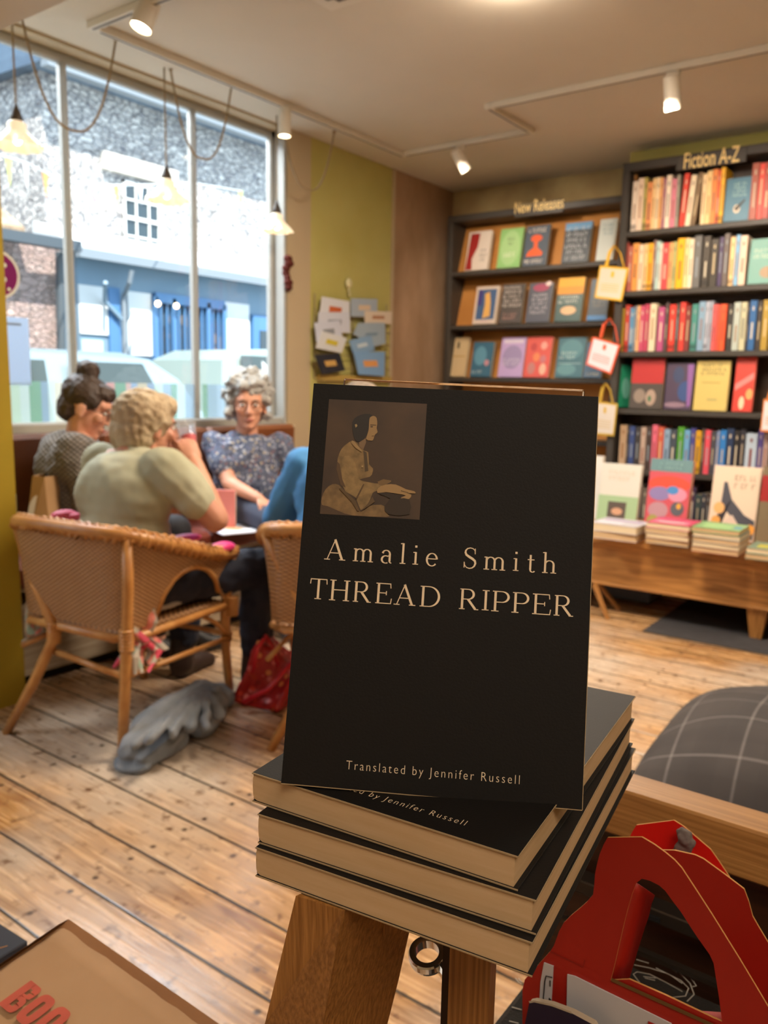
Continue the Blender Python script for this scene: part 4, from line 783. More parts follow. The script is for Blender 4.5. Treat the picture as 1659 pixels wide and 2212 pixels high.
tag(MB(Matrix.Translation((-2.93, at(474, 1085, 'x', -2.93).y, tz))@Matrix.Rotation(.6, 4, 'Z')).box(-.075, .075, 0, .01, 0, .19, b=.002).box(-.07, .07, .012, .06, 0, .17, 1).build('greeting_card', [mat('salmon_pink_card', '#e88c84', .6), mat('card_envelope', '#d8c8b8', .7)]), 'salmon pink card standing on the bench left of the curly-haired woman', 'card')
q = MB(Matrix.Translation((-2.93, at(488, 1108, 'x', -2.93).y, tz+.001)) @ Matrix.Rotation(-.35, 4, 'Z')); q.box(-.03, .20, -.10, .10, 0, .006, b=.001); q.box(-.01, .19, -.085, .085, .006, .008, 1)
o = tag(q.build('open_book', [mat('lilac_white_paper', '#d4d6e6', .6), mat('book_page_white', '#dfdfe6', .7)]), 'open lilac-white booklet lying on the bench seat edge', 'booklet')
MB(Matrix.Translation((-2.93, at(488, 1108, 'x', -2.93).y, tz+.001)) @ Matrix.Rotation(-.35, 4, 'Z')).prism([(.09+.05*cos(k*pi/8), .04*sin(k*pi/8), .008) for k in range(16)], (0, 0, .001)).build('picture', mat('peach_picture', '#e0b48c', .6), o)

# ------------------------------------------------------------------ rattan tub chairs
def make_chair(label, loc, rz, group):
    T = Matrix.Translation(loc) @ Matrix.Rotation(rz, 4, 'Z'); t = thing('rattan_chair', label, 'chair', loc, rz, group)
    q = lambda: MB(T)
    # rim runs from the right arm tip round the back to the left arm tip
    R_ = [(.24, .30, .575), (.285, .16, .60), (.31, 0, .645), (.30, -.14, .69), (.245, -.255, .725), (.13, -.30, .735), (0, -.31, .738), (-.13, -.30, .735), (-.245, -.255, .725), (-.29, -.14, .69), (-.295, 0, .645), (-.28, .16, .60), (-.24, .30, .575)]
    def smoothpts(P, k=4):
        P = [Vector(p) for p in P]; out = []
        for i in range(len(P)-1):
            a = P[max(i-1, 0)]; b = P[i]; c = P[i+1]; d = P[min(i+2, len(P)-1)]
            for j in range(k): u = j/k; out.append(.5*((2*b)+(c-a)*u+(2*a-5*b+4*c-d)*u*u+(3*b-a-3*c+d)*u**3))
        return out+[P[-1]]
    RS = smoothpts(R_); b = q(); b.tube(RS, .021, 8)
    for s in (0, 1, 2):   # plaited binding
        b.tube([p+Vector((.021*cos(i*1.15+s*2.09)*.8, .021*sin(i*1.15+s*2.09)*.8, .021*sin(i*1.15+s*2.09))) for i, p in enumerate(smoothpts(R_, 9))], .008, 5)
    b.build('plaited_rim', RATTAN, t, smooth=True)
    # woven back and arms down to the seat, with an arched opening beneath each arm
    seatz = .41; SB = [(.235, -.235), (0, -.27), (-.235, -.235)]
    def lower(p):       # the matching point on the seat edge for a rim point
        y = max(-.25, min(.25, p.y*.95)); x = .245*(1 if p.x > 0 else -1) if abs(p.x) > .25 else p.x*.9; return Vector((x, y if abs(p.x) > .2 else -.255, seatz))
    V = []; n = len(RS); m = 7
    for i, p in enumerate(RS):
        l = lower(p); yy = p.y
        # arch: panel bottom lifts between y=-.12 and y=.20 along the arms
        arch = 0
        if abs(p.x) > .235 and -.13 < yy < .205: arch = .74*math.sqrt(max(0, 1-((yy-.04)/.167)**2))
        V.append([(l.lerp(p, arch+(1-arch)*j/(m-1))) for j in range(m)])
    b = q(); vs = [v for r in V for v in r]; b.add(vs, [(i*m+j, (i+1)*m+j, (i+1)*m+j+1, i*m+j+1) for i in range(n-1) for j in range(m-1)]); o = b.build('woven_panel', CANE, t, recalc=False)
    md = o.modifiers.new('thickness', 'SOLIDIFY'); md.thickness = .006; md.offset = 0
    for sx in (1, -1):      # cane arch edging
        E_ = [V[i][0] for i in range(n) if V[i][0].x*sx > .2 and -.16 < RS[i].y < .24]; b = q(); b.tube(E_, .010, 6); b.build('arch_edging', RATTAN, t, smooth=True)
    for sx in (1, -1):
        b = q()   # front leg: arm tip down past the seat to the floor
        b.tube([(.245*sx, .28, .575), (.24*sx, .265, .46), (.235*sx, .25, .38), (.228*sx, .26, .2), (.222*sx, .29, .0)], [.017, .017, .019, .017, .015], 10); b.build('leg', RATTAN, t, smooth=True)
        b = q()   # rear leg: from rim, in at the seat, kicking back to the floor
        if sx > 0: P = [(.255, -.245, .715), (.26, -.252, .55), (.262, -.265, .40), (.255, -.275, .2), (.25, -.29, 0)]
        else: P = [(-.265, -.24, .715), (-.19, -.25, .55), (-.085, -.262, .40), (-.07, -.27, .34), (-.13, -.30, .2), (-.235, -.345, 0)]
        b.tube(P, [.018]*(len(P)-1)+[.015], 10); b.build('leg', RATTAN, t, smooth=True)
        b = q(); b.tube([(.258*sx, -.25, .20+.08), (.19*sx, -.1, .33), (.17*sx, .02, .385)], .009, 6); b.tube([(.25*sx, .26, .25), (.24*sx, .19, .33), (.22*sx, .10, .39)], .009, 6); b.build('brace', RATTAN, t, smooth=True)
    b = q(); b.tube([(-.245, -.20, .385), (-.2, -.255, .385), (.2, -.258, .385), (.25, -.2, .385), (.25, .24, .385), (-.25, .24, .385), (-.245, -.20, .385)], .014, 8); b.tube([(-.09, -.265, .30), (.255, -.27, .27)], .011, 6); b.tube([(.255, -.265, .27), (.25, .26, .26)], .010, 6); b.tube([(-.25, .26, .26), (.25, .265, .27)], .010, 6); b.build('seat_frame', RATTAN, t, smooth=True)
    b = q(); b.box(-.235, .235, -.245, .235, .385, .408, b=.008); b.build('seat', CANE, t)
    for sx, y, z in ((1, -.265, .39), (-1, -.262, .36), (1, .26, .38), (-1, .26, .38)):
        x = (.26 if sx > 0 else (-.075 if y < 0 else -.25)); x = -.25 if (sx < 0 and y > 0) else x
        b = q()
        for k in range(6): b.lathe((x, y, z-.035+k*.012), [(.022, 0), (.025, .006), (.022, .012)], 10)
        b.build('cane_wrapping', RATTAN, t, smooth=True)
    return t
make_chair('rattan tub chair carrying the seated person in the sage green T-shirt', (-2.40, 1.752, 0), radians(8), 'rattan tub chairs')
make_chair('rattan tub chair under the person in blue, mostly hidden by the black book', (-1.80, 2.26, 0), radians(36), 'rattan tub chairs')
FLOR = spots_mat('rose_floral_cotton', '#b3a898', ['#d8546a', '#8fa08a', '#e08a7a', '#b9b39a', '#c83c50'], 22)
def cushion(label, loc, rz, fringe=True):
    T = Matrix.Translation(loc) @ Matrix.Rotation(rz, 4, 'Z'); t = thing('chair_cushion', label, 'cushion', loc, rz)
    q = MB(T); q.ell((0, 0, 0), (.215, .215, .030), n=12); q.build('pad', FLOR, t, smooth=True)
    rnd = random.Random(5)
    for sx, sy in ((1, -1), (-1, -1)):
        for k in range(9):
            p = Vector((.235*sx+rnd.uniform(-.01, .02)*sx, -.20*(-sy)+rnd.uniform(-.02, .06), .03)); P = [p+Vector((rnd.uniform(-.012, .02)*sx*j, rnd.uniform(-.02, .01)*j, -.045*j)) for j in range(5)]
            MB(T).tube(P, [.012, .014, .012, .013, .006], 5, flat=.4).build('ruffle', FLOR, t)

cushion('floral cushion with frayed ruffles tied on the nearer-left rattan chair', (-2.40, 1.752, .435), radians(8))
q = MB(); q.ell(at(470, 1185, 'x', -2.16)+Vector((0, .02, 0)), (.03, .06, .022)); q.ell(at(395, 1165, 'x', -2.2)+Vector((0, 0, 0)), (.03, .08, .018)); 
tag(q.build('silk_scarf', mat('hot_pink_silk', '#e0409a', .4, .3, 20, '#d8304a'), smooth=True), 'hot pink and red scarf lying over the arm of the left rattan chair', 'scarf')
q = MB(); q.ell(at(138, 1113, 'x', -2.60), (.03, .05, .02)); q.ell(at(160, 1116, 'x', -2.58), (.025, .035, .015)); tag(q.build('cushion_bow', mat('pink_ribbon', '#dc5a78', .6), smooth=True), 'pink ribbon bow on the back rim of the left rattan chair', 'ribbon')

# ------------------------------------------------------------------ bags and cloth on the floor
def fold_mat(name, a, b): return mat(name, a, .85, .15, 9, b, bump=.6, bscale=16)
q = MB()
J = [(-2.07, 1.50), (-2.09, 1.60), (-2.12, 1.70), (-2.15, 1.80), (-2.19, 1.92), (-2.20, 2.02)]
def jc(px, py, z): return at(px, py, 'z', z)
q.chain([jc(288, 1622, .045), jc(325, 1575, .06), jc(375, 1535, .07), jc(425, 1490, .10)], [.045, .06, .055, .028]); q.chain([jc(310, 1640, .03), jc(380, 1590, .045)], [.028, .045]); q.chain([jc(432, 1485, .10), jc(452, 1525, .07), jc(435, 1560, .055)], [.028, .065, .05]); q.chain([jc(432, 1485, .10), jc(478, 1505, .05)], [.026, .045])
for e_ in ((292, 1612, .09), (325, 1600, .125), (372, 1585, .12), (410, 1570, .11), (445, 1572, .10), (474, 1545, .10), (486, 1510, .08)): q.chain([jc(430, 1486, .115), jc((430+e_[0])/2+8, (1486+e_[1])/2-6, .135), jc(*e_)], [.012, .011, .016])
q.ell(jc(285, 1648, .015), (.07, .05, .012))

tag(q.blob('jacket', fold_mat('blue_grey_cloth', '#8b8f94', '#6a7078'), vox=.0055, smooth=1, disp=.007, dscale=24, aniso=(-.25, 1, .15)), 'blue-grey jacket bundled on the floor beside the front legs of the rattan chair', 'jacket')
t = thing('shopping_bag', 'red floral shopping bag slumped on the floor between the two rattan chairs', 'bag', (-2.1, 2.15, 0)); RED = spots_mat('red_floral_vinyl', '#a81c1c', ['#d8402c', '#c03018', '#e08a50', '#8f1616', '#d86a6a'], 34, .35, .42)
b0 = [jc(512, 1520, 0), jc(600, 1542, 0), jc(655, 1500, 0), jc(552, 1500, 0)]; a = at(575, 1368, 'x', -2.14)
top = [at(560, 1385, 'x', -2.12), at(640, 1450, 'x', -2.0), at(650, 1420, 'x', -2.06), at(585, 1372, 'x', -2.16)]
q = MB(); q.hexa(b0, top); q.T = Matrix()
for a_, b_ in zip(b0, top): q.chain([a_+Vector((0, 0, .02)), b_], [.02, .012])
q.blob('bag_body', RED, t, vox=.01, smooth=6, disp=.01, dscale=12)
q = MB(); q.tube([at(545, 1455, 'x', -2.06), at(556, 1400, 'x', -2.04), at(575, 1372, 'x', -2.06), at(590, 1400, 'x', -2.05), at(600, 1440, 'x', -2.03)], .008, 6, flat=.5); q.tube([jc(525, 1518, .03), at(580, 1490, 'x', -2.04), at(630, 1432, 'x', -1.99)], .010, 6); q.build('trim_strap', mat('bright_red_strap', '#c81c2c', .4), t, smooth=True)

# ------------------------------------------------------------------ display table with books
TZ = .437; tx0, tx1 = -2.05, .7
dt = thing('display_table', 'long low pine display table with deep apron and tapered legs', 'table', (-.7, 4.45, 0))
MB().box(tx0, tx1, 4.15, 4.84, TZ-.052, TZ, b=.006).build('tabletop', PINE, dt)
MB().box(tx0+.05, tx1-.05, 4.18, 4.21, .165, TZ-.052, b=.003).build('apron', PINE, dt); MB().box(tx0+.05, tx1-.05, 4.78, 4.81, .165, TZ-.052, b=.003).build('apron', PINE, dt)
MB().box(tx0+.05, tx0+.08, 4.21, 4.78, .165, TZ-.052).build('apron', PINE, dt); MB().box(tx0+.05, tx1-.05, 4.172, 4.182, .158, .172, b=.003).build('bead_moulding', PINE, dt)
for x in (tx0+.09, -.79, tx1-.1):
    for y in (4.235, 4.76): MB().hexa([(x-.026, y-.026, .0066), (x+.026, y-.026, .0066), (x+.026, y+.026, .0066), (x-.026, y+.026, .0066)], [(x-.05, y-.045, .17), (x+.05, y-.045, .17), (x+.05, y+.045, .17), (x-.05, y+.045, .17)]).build('leg', PINEZ, dt)
a = at(1313, 1338, 'z', 0); t = thing('folding_stool', 'slender slanted wooden leg of a stool at the left end under the display table', 'stool', (a.x, a.y, 0)); 
MB().tube([(a.x, a.y, 0), at(1284, 1262, 'y', a.y+.02)], [.013, .016], 8).build('leg', OAK, t); MB().tube([(a.x-.02, a.y+.22, 0), (a.x-.16, a.y+.20, .157)], [.013, .016], 8).build('leg', OAK, t)
S2 = MB().box(-1.27, .9, 3.98, 4.86, 0, .006); tag(S2.build('rug', mat('dark_grey_rug', '#3f3c3c', .95, .3, 20, '#34302f', bump=.5, bscale=200)), 'dark grey rug under the display table', 'rug')
q = MB(); a = at(1300, 1295, 'z', .03); q.box(a.x-.18, a.x+.22, 4.5, 4.8, .006, .09, b=.01); tag(q.build('storage_box', mat('blue_grey_box', '#566070', .7)), 'blue-grey flat box in the shadow beneath the display table', 'box')
def stand_book(px0, px1, ybot, ytop, y, face, art, lab, tilt=.16, t=.03):
    a = at(px0, (ybot+ytop)/2, 'y', y+.05); b = at(px1, (ybot+ytop)/2, 'y', y+.05); zt_ = at((px0+px1)/2, ytop, 'y', y+.06).z
    return cover_book((a.x, y, TZ+.001), b.x-a.x, (zt_-TZ)/cos(tilt), t, face, art, lab, 'books standing on the display table', tilt=tilt)
stand_book(1262, 1302, 1105, 985, 4.60, '#dfdcd4', [], 'white cover half hidden right beside the black book', .1)
stand_book(1298, 1384, 1106, 1004, 4.52, '#d9d6ca', [(0, 0, 1, .46, '#a3c094'), (.26, .06, .72, .36, '#5c5048'), ('e', .5, .2, .14, .06, '#d0a080'), ('t', .2, .7, .85, .9, 2, '#d8c4b0')], 'white and pale green cover standing on the display table')
stand_book(1402, 1493, 1104, 996, 4.50, '#cc5560', [(0, .82, 1, 1, '#6a8c90'), ('e', .5, .64, .5, .12, '#e0503c'), ('e', .3, .5, .26, .1, '#8c7cae'), ('e', .72, .5, .22, .1, '#dc90a8'), ('e', .6, .56, .14, .06, '#4c8cc8'), ('e', .3, .26, .24, .12, '#b88c96'), ('e', .75, .3, .16, .1, '#5c5c64'), ('e', .78, .34, .05, .04, '#f0a838'), ('e', .2, .1, .14, .09, '#a09850'), ('e', .6, .1, .25, .07, '#c4a2a4'), ('t', .2, .85, .8, .96, 2, '#8ab0b0')], 'multicoloured illustrated cover standing in the middle of the display table', t=.05)
stand_book(1538, 1640, 1132, 1010, 4.42, '#e2cbb4', [('p', [(.25, .78), (.32, .78), (.45, .55), (.75, .35), (.98, .28), (.98, .02), (.7, .02), (.5, .3), (.3, .42), (.05, .22), (.02, .02), (.2, .02)], '#4a4a54'), ('e', .2, .42, .12, .08, '#e8b070'), ('e', .9, .16, .1, .07, '#eaa040'), ('e', .16, .25, .1, .06, '#e0a050'), ('p', [(.25, .08), (.35, .26), (.5, .34), (.66, .2), (.8, .04), (.6, .02)], '#d8c0b0'), ('t', .45, .68, .95, .9, 2, '#a89078')], 'cream cover with a pale hand and black shapes standing on the display table')
stand_book(1643, 1730, 1140, 1012, 4.40, '#7b6a50', [(0, .55, 1, .88, '#9c1a1c')], 'olive cover with a dark red block at the right picture edge')
def pile(name, px0, px1, pyb, n, h, y, d, top, art, labs, grp, rz=0):
    a = at(px0, pyb, 'z', TZ); b = at(px1, pyb+(px1-px0)*.1, 'z', TZ); w_ = (b-a).length; z = TZ+.0005; rnd = random.Random(n*7+px0)
    for i in range(n):
        T = Matrix.Translation((a.x+rnd.uniform(-.004, .004), a.y+rnd.uniform(-.004, .004), z)) @ Matrix.Rotation(rz+rnd.uniform(-.03, .03), 4, 'Z'); q = MB(T); c = .0022
        col = top if i == n-1 else rnd.choice(['#7d8a90', '#c8b8a0', '#a86a58', '#8a8470', '#c8c0b0']) if n > 2 else top
        q.box(0, w_, 0, d, 0, c, 0); q.box(0, w_, 0, d, h-c, h, 0); q.box(0, w_, d-c, d, c, h-c, 0); q.box(.002, w_-.002, .002, d-c, c, h-c, 1)
        o = tag(q.build('book', [cover(col[1:]), PAGEW if i % 2 else PAGES]), labs[i], 'book', grp)
        if i == n-1 and art:
            q = MB(T)
            for k, (u0, v0, u1, v1, cc_) in enumerate(art): q.box(w_*u0, w_*u1, d*v0, d*v1, h, h+.0006+.0002*k, k)
            q.build('cover_art', [mat('print_'+x[4][1:], x[4], .5) for x in art], o)
        z += h+.0006
OR = ['bottom', 'second from bottom', 'third from bottom', 'fourth from bottom', 'topmost']
def labs(n, s): return [('%s book of %s' % (('bottom' if i == 0 else 'topmost' if i == n-1 else OR[i]), s)) for i in range(n)]
pile('a', 1272, 1378, 1160, 2, .040, 0, .22, '#c9c6cc', [(.08, .2, .6, .45, '#e6e2ea'), (.1, .6, .9, .8, '#b4a0c0')], labs(2, 'the lilac-white pile at the left of the display table'), 'left pile on the display table')
pile('b', 1392, 1488, 1172, 4, .0265, 0, .22, '#cf4c70', [(.1, .15, .9, .5, '#e08aa0'), (.2, .25, .8, .35, '#f0dcd8')], labs(4, 'the pink-topped pile in the middle of the display table'), 'pink pile on the display table')
pile('c', 1492, 1596, 1190, 5, .0235, 0, .22, '#8ab67c', [(.15, .2, .75, .7, '#a0cc8c'), (.8, .3, .96, .6, '#5c9cb8')], labs(5, 'the green-topped pile at the right of the display table'), 'green pile on the display table')
pile('d', 1610, 1700, 1206, 2, .026, 0, .20, '#77907c', [(.2, .2, .8, .6, '#c8c04c')], labs(2, 'the low pile cut by the right picture edge'), 'edge pile on the display table')

# ------------------------------------------------------------------ plaid floor cushion
def plaid():
    m, nt, bs = nodes('grey_plaid_wool'); L = nt.links.new; tc = N(nt, 'TexCoord'); sp = N(nt, 'SeparateXYZ'); L(tc.outputs['UV'], sp.inputs[0]); c = hexc('#6a645e')
    n = N(nt, 'TexNoise'); n.inputs['Scale'].default_value = 5; L(tc.outputs['Object'], n.inputs[0]); c = mix(nt, n.outputs[0], hexc('#2f2d2e'), hexc('#524b47'))
    for a, k in ((0, 6.0), (1, 6.0)):
        f = mth(nt, 'ABSOLUTE', mth(nt, 'SUBTRACT', mth(nt, 'FRACT', mth(nt, 'MULTIPLY', sp.outputs[a], k)), .5)); l = mth(nt, 'MULTIPLY', mth(nt, 'SUBTRACT', .028, f, True), 40, True)
        c = mix(nt, mth(nt, 'MULTIPLY', l, .32), c, hexc('#a8a09c')); d = mth(nt, 'GREATER_THAN', f, .3); c = mix(nt, mth(nt, 'MULTIPLY', d, .15), c, hexc('#35302e'))
    L(c, bs.inputs['Base Color']); bs.inputs['Roughness'].default_value = .95; return m
cx0, cy0 = -.165, 2.585; n = 34; V = []; UVs = []; Fc = []
def pillow(u, v):
    s = max(0, (1-abs(u)**2.6)*(1-abs(v)**2.6)); r = s**.62; return r
for side in (1, -1):
    for i in range(n+1):
        for j in range(n+1):
            u = -1+2*i/n; v = -1+2*j/n; r = pillow(u, v); k = 1-.10*(1-max(abs(u), abs(v))**3)
            x = u*.56*(1-.05*v*v); y = v*.42*(1-.05*u*u); dent = .02*sin(u*5+v*3)*r
            z = .12+(side*r*(.185 if side > 0 else .115))+dent
            if side < 0: z = max(z, .002)
            V.append(Vector((cx0+x+.10*z*0, cy0+y+.25*(z-.12), z))); UVs.append(((u+1)/2, (v+1)/2))
base = (n+1)**2
for s in (0, 1):
    for i in range(n):
        for j in range(n): a = s*base+i*(n+1)+j; Fc.append((a, a+1, a+n+2, a+n+1) if s else (a, a+n+1, a+n+2, a+1))
me = bpy.data.meshes.new('floor_cushion'); me.from_pydata(V, [], Fc); ul = me.uv_layers.new(name='UVMap')
for l in me.loops: ul.data[l.index].uv = UVs[l.vertex_index]
me.materials.append(plaid()); me.polygons.foreach_set('use_smooth', [True]*len(me.polygons)); o = bpy.data.objects.new('floor_cushion', me); COL.objects.link(o)
tag(o, 'big grey plaid cushion lying on the floorboards at right', 'cushion')
# ------------------------------------------------------------------ foreground: stack of black paperbacks
SER = {}   # serif capitals and small letters as strokes on a unit cap height
TK, TN = .115, .045
def arc(cx, cy, rx, ry, a0, a1, n=18, tk=TK, tn=TN):
    P = []; Wd = []
    for i in range(n+1):
        a = radians(a0+(a1-a0)*i/n); P.append((cx+rx*cos(a), cy+ry*sin(a))); Wd.append(tn+(tk-tn)*abs(cos(a))**1.5)
    return (P, Wd)
def ln(x0, y0, x1, y1, w): return ([(x0, y0), (x1, y1)], [w, w])
def srf(x, y, w=.26): return ln(x-w/2, y, x+w/2, y, TN)
SER['A'] = [ln(.10, .02, .42, 1, TN), ln(.40, 1, .76, .02, TK), ln(.20, .34, .63, .34, TN), srf(.10, .02), srf(.77, .02, .28)], .92
SER['T'] = [ln(.03, .975, .83, .975, TN), ln(.05, .99, .03, .74, TN), ln(.81, .99, .83, .74, TN), ln(.43, 0, .43, .98, TK), srf(.43, .02, .32)], .86
SER['H'] = [ln(.17, 0, .17, 1, TK), ln(.75, 0, .75, 1, TK), ln(.17, .52, .75, .52, TN), srf(.17, .02), srf(.17, .98), srf(.75, .02), srf(.75, .98)], .92
SER['R'] = [ln(.17, 0, .17, 1, TK), ln(.06, .98, .45, .98, TN), ln(.17, .50, .45, .50, TN), arc(.43, .74, .25, .24, 90, -90), ln(.43, .50, .78, .03, TK), srf(.17, .02), ln(.72, .02, .92, .02, TN)], .92
SER['E'] = [ln(.17, 0, .17, 1, TK), ln(.05, .98, .70, .98, TN), ln(.69, 1, .71, .76, TN), ln(.17, .52, .52, .52, TN), ln(.52, .42, .52, .62, TN), ln(.05, .02, .74, .02, TN), ln(.73, 0, .76, .27, TN)], .80
SER['D'] = [ln(.17, 0, .17, 1, TK), ln(.05, .98, .42, .98, TN), ln(.05, .02, .42, .02, TN), arc(.41, .5, .41, .48, 90, -90)], .88
SER['I'] = [ln(.18, 0, .18, 1, TK), srf(.18, .02, .3), srf(.18, .98, .3)], .36
SER['P'] = [ln(.17, 0, .17, 1, TK), ln(.05, .98, .45, .98, TN), ln(.17, .46, .45, .46, TN), arc(.43, .72, .27, .26, 90, -90), srf(.17, .02, .3)], .76
SER['S'] = [([(.56, .70), (.55, .88), (.46, .97), (.33, 1.0), (.19, .96), (.11, .86), (.10, .76), (.15, .65), (.30, .55), (.45, .47), (.57, .37), (.60, .25), (.55, .11), (.45, .02), (.32, -.01), (.18, .03), (.09, .14), (.07, .30)], [.03, .04, .045, .05, .06, .08, .10, .11, .12, .12, .11, .10, .08, .06, .05, .045, .04, .03]), ln(.56, .98, .57, .70, TN), ln(.07, .02, .06, .30, TN)], .68
SER['m'] = [ln(.15, 0, .15, .62, .10), ln(.05, .60, .15, .61, TN), arc(.32, .42, .17, .19, 160, 0, tk=.095), ln(.49, 0, .49, .43, .10), arc(.66, .42, .17, .19, 160, 0, tk=.095), ln(.83, 0, .83, .43, .10), srf(.15, .02, .24), srf(.49, .02, .24), srf(.83, .02, .24)], .98
SER['a'] = [arc(.26, .44, .17, .18, 160, 0, tk=.09), ln(.43, .08, .43, .45, .10), arc(.25, .17, .18, .18, 60, 300, tk=.10), ln(.33, .33, .43, .38, TN), arc(.50, .08, .07, .07, 180, 290, tk=.07), ([(.09, .47), (.12, .53)], [.10, .10])], .58
SER['l'] = [ln(.16, 0, .16, 1.02, .10), ln(.04, .99, .16, 1.01, TN), srf(.16, .02, .26)], .34
SER['i'] = [ln(.16, 0, .16, .62, .10), ln(.04, .60, .16, .61, TN), srf(.16, .02, .26), ([(.16, .84), (.16, .95)], [.11, .11])], .34
SER['e'] = [arc(.27, .30, .215, .31, 5, 320, tk=.10), ln(.07, .34, .48, .34, TN)], .55
SER['t'] = [ln(.17, .10, .17, .84, .10), ln(.03, .60, .36, .60, TN), arc(.28, .10, .11, .11, 180, 330, tk=.08)], .40
SER['h'] = [ln(.15, 0, .15, 1.02, .10), ln(.04, .99, .15, 1.01, TN), arc(.33, .42, .18, .19, 160, 0, tk=.095), ln(.51, 0, .51, .43, .10), srf(.15, .02, .24), srf(.51, .02, .24)], .65
def serif(q, ch, x, y, w, h, mi=0):
    S_, gw = SER[ch]; sx = w/gw; n = Vector((0, 0, 1)); xs = min(p[0]-0 for P, _ in S_ for p in P)
    for P, Wd in S_: q.ribbon([(x+px*sx, y+py*h, 0) for px, py in P], n, 0, mi, ws=[v*h for v in Wd])
BW, BH, BT = .1345, .1865, .0146
# printed matter laid out on the cover, measured once on the standing book
Qb = [Vector(p) for p in ((-.2311, .2447, 1.0272), (-.1196, .3115, 1.0236), (-.1417, .3554, 1.1969), (-.2532, .2886, 1.2005))]
K = BW/.13; Qs = [CAM+(p-CAM)*K for p in Qb]
BX_ = (Qs[1]-Qs[0]).normalized(); BY_ = Qs[3]-Qs[0]; BY_ = (BY_-BX_*BY_.dot(BX_)).normalized(); BN = BX_.cross(BY_)
def uv(px, py):
    p = atp(px, py, Qs[0], BN)-Qs[0]; return p.dot(BX_), p.dot(BY_)
def z2(x, y): return (640+x/2.5136, 1140+y/2.5136)
LAY = []
for txt, xs, b0, b1 in (('AmalieSmith', [(155, 268), (303, 420), (455, 523), (557, 598), (627, 667), (700, 770), (903, 980), (1012, 1138), (1172, 1212), (1250, 1295), (1330, 1413)], (155, 168), (1413, 247)), ('THREADRIPPER', [(68, 165), (172, 292), (302, 405), (422, 520), (532, 648), (662, 780), (878, 988), (1003, 1048), (1055, 1157), (1165, 1263), (1273, 1385), (1392, 1503)], (85, 382), (1480, 478))):
    for ch, (xa, xb) in zip(txt, xs):
        yb = b0[1]+(b1[1]-b0[1])*((xa+xb)/2-b0[0])/(b1[0]-b0[0]); u0, v0 = uv(*z2(xa, yb)); u1, _ = uv(*z2(xb, yb)); _, vt = uv(*z2((xa+xb)/2, yb-108)); LAY.append((ch, u0, v0, u1-u0, vt-v0))
def z1(x, y): return uv(660+x/5.53, 840+y/5.53)
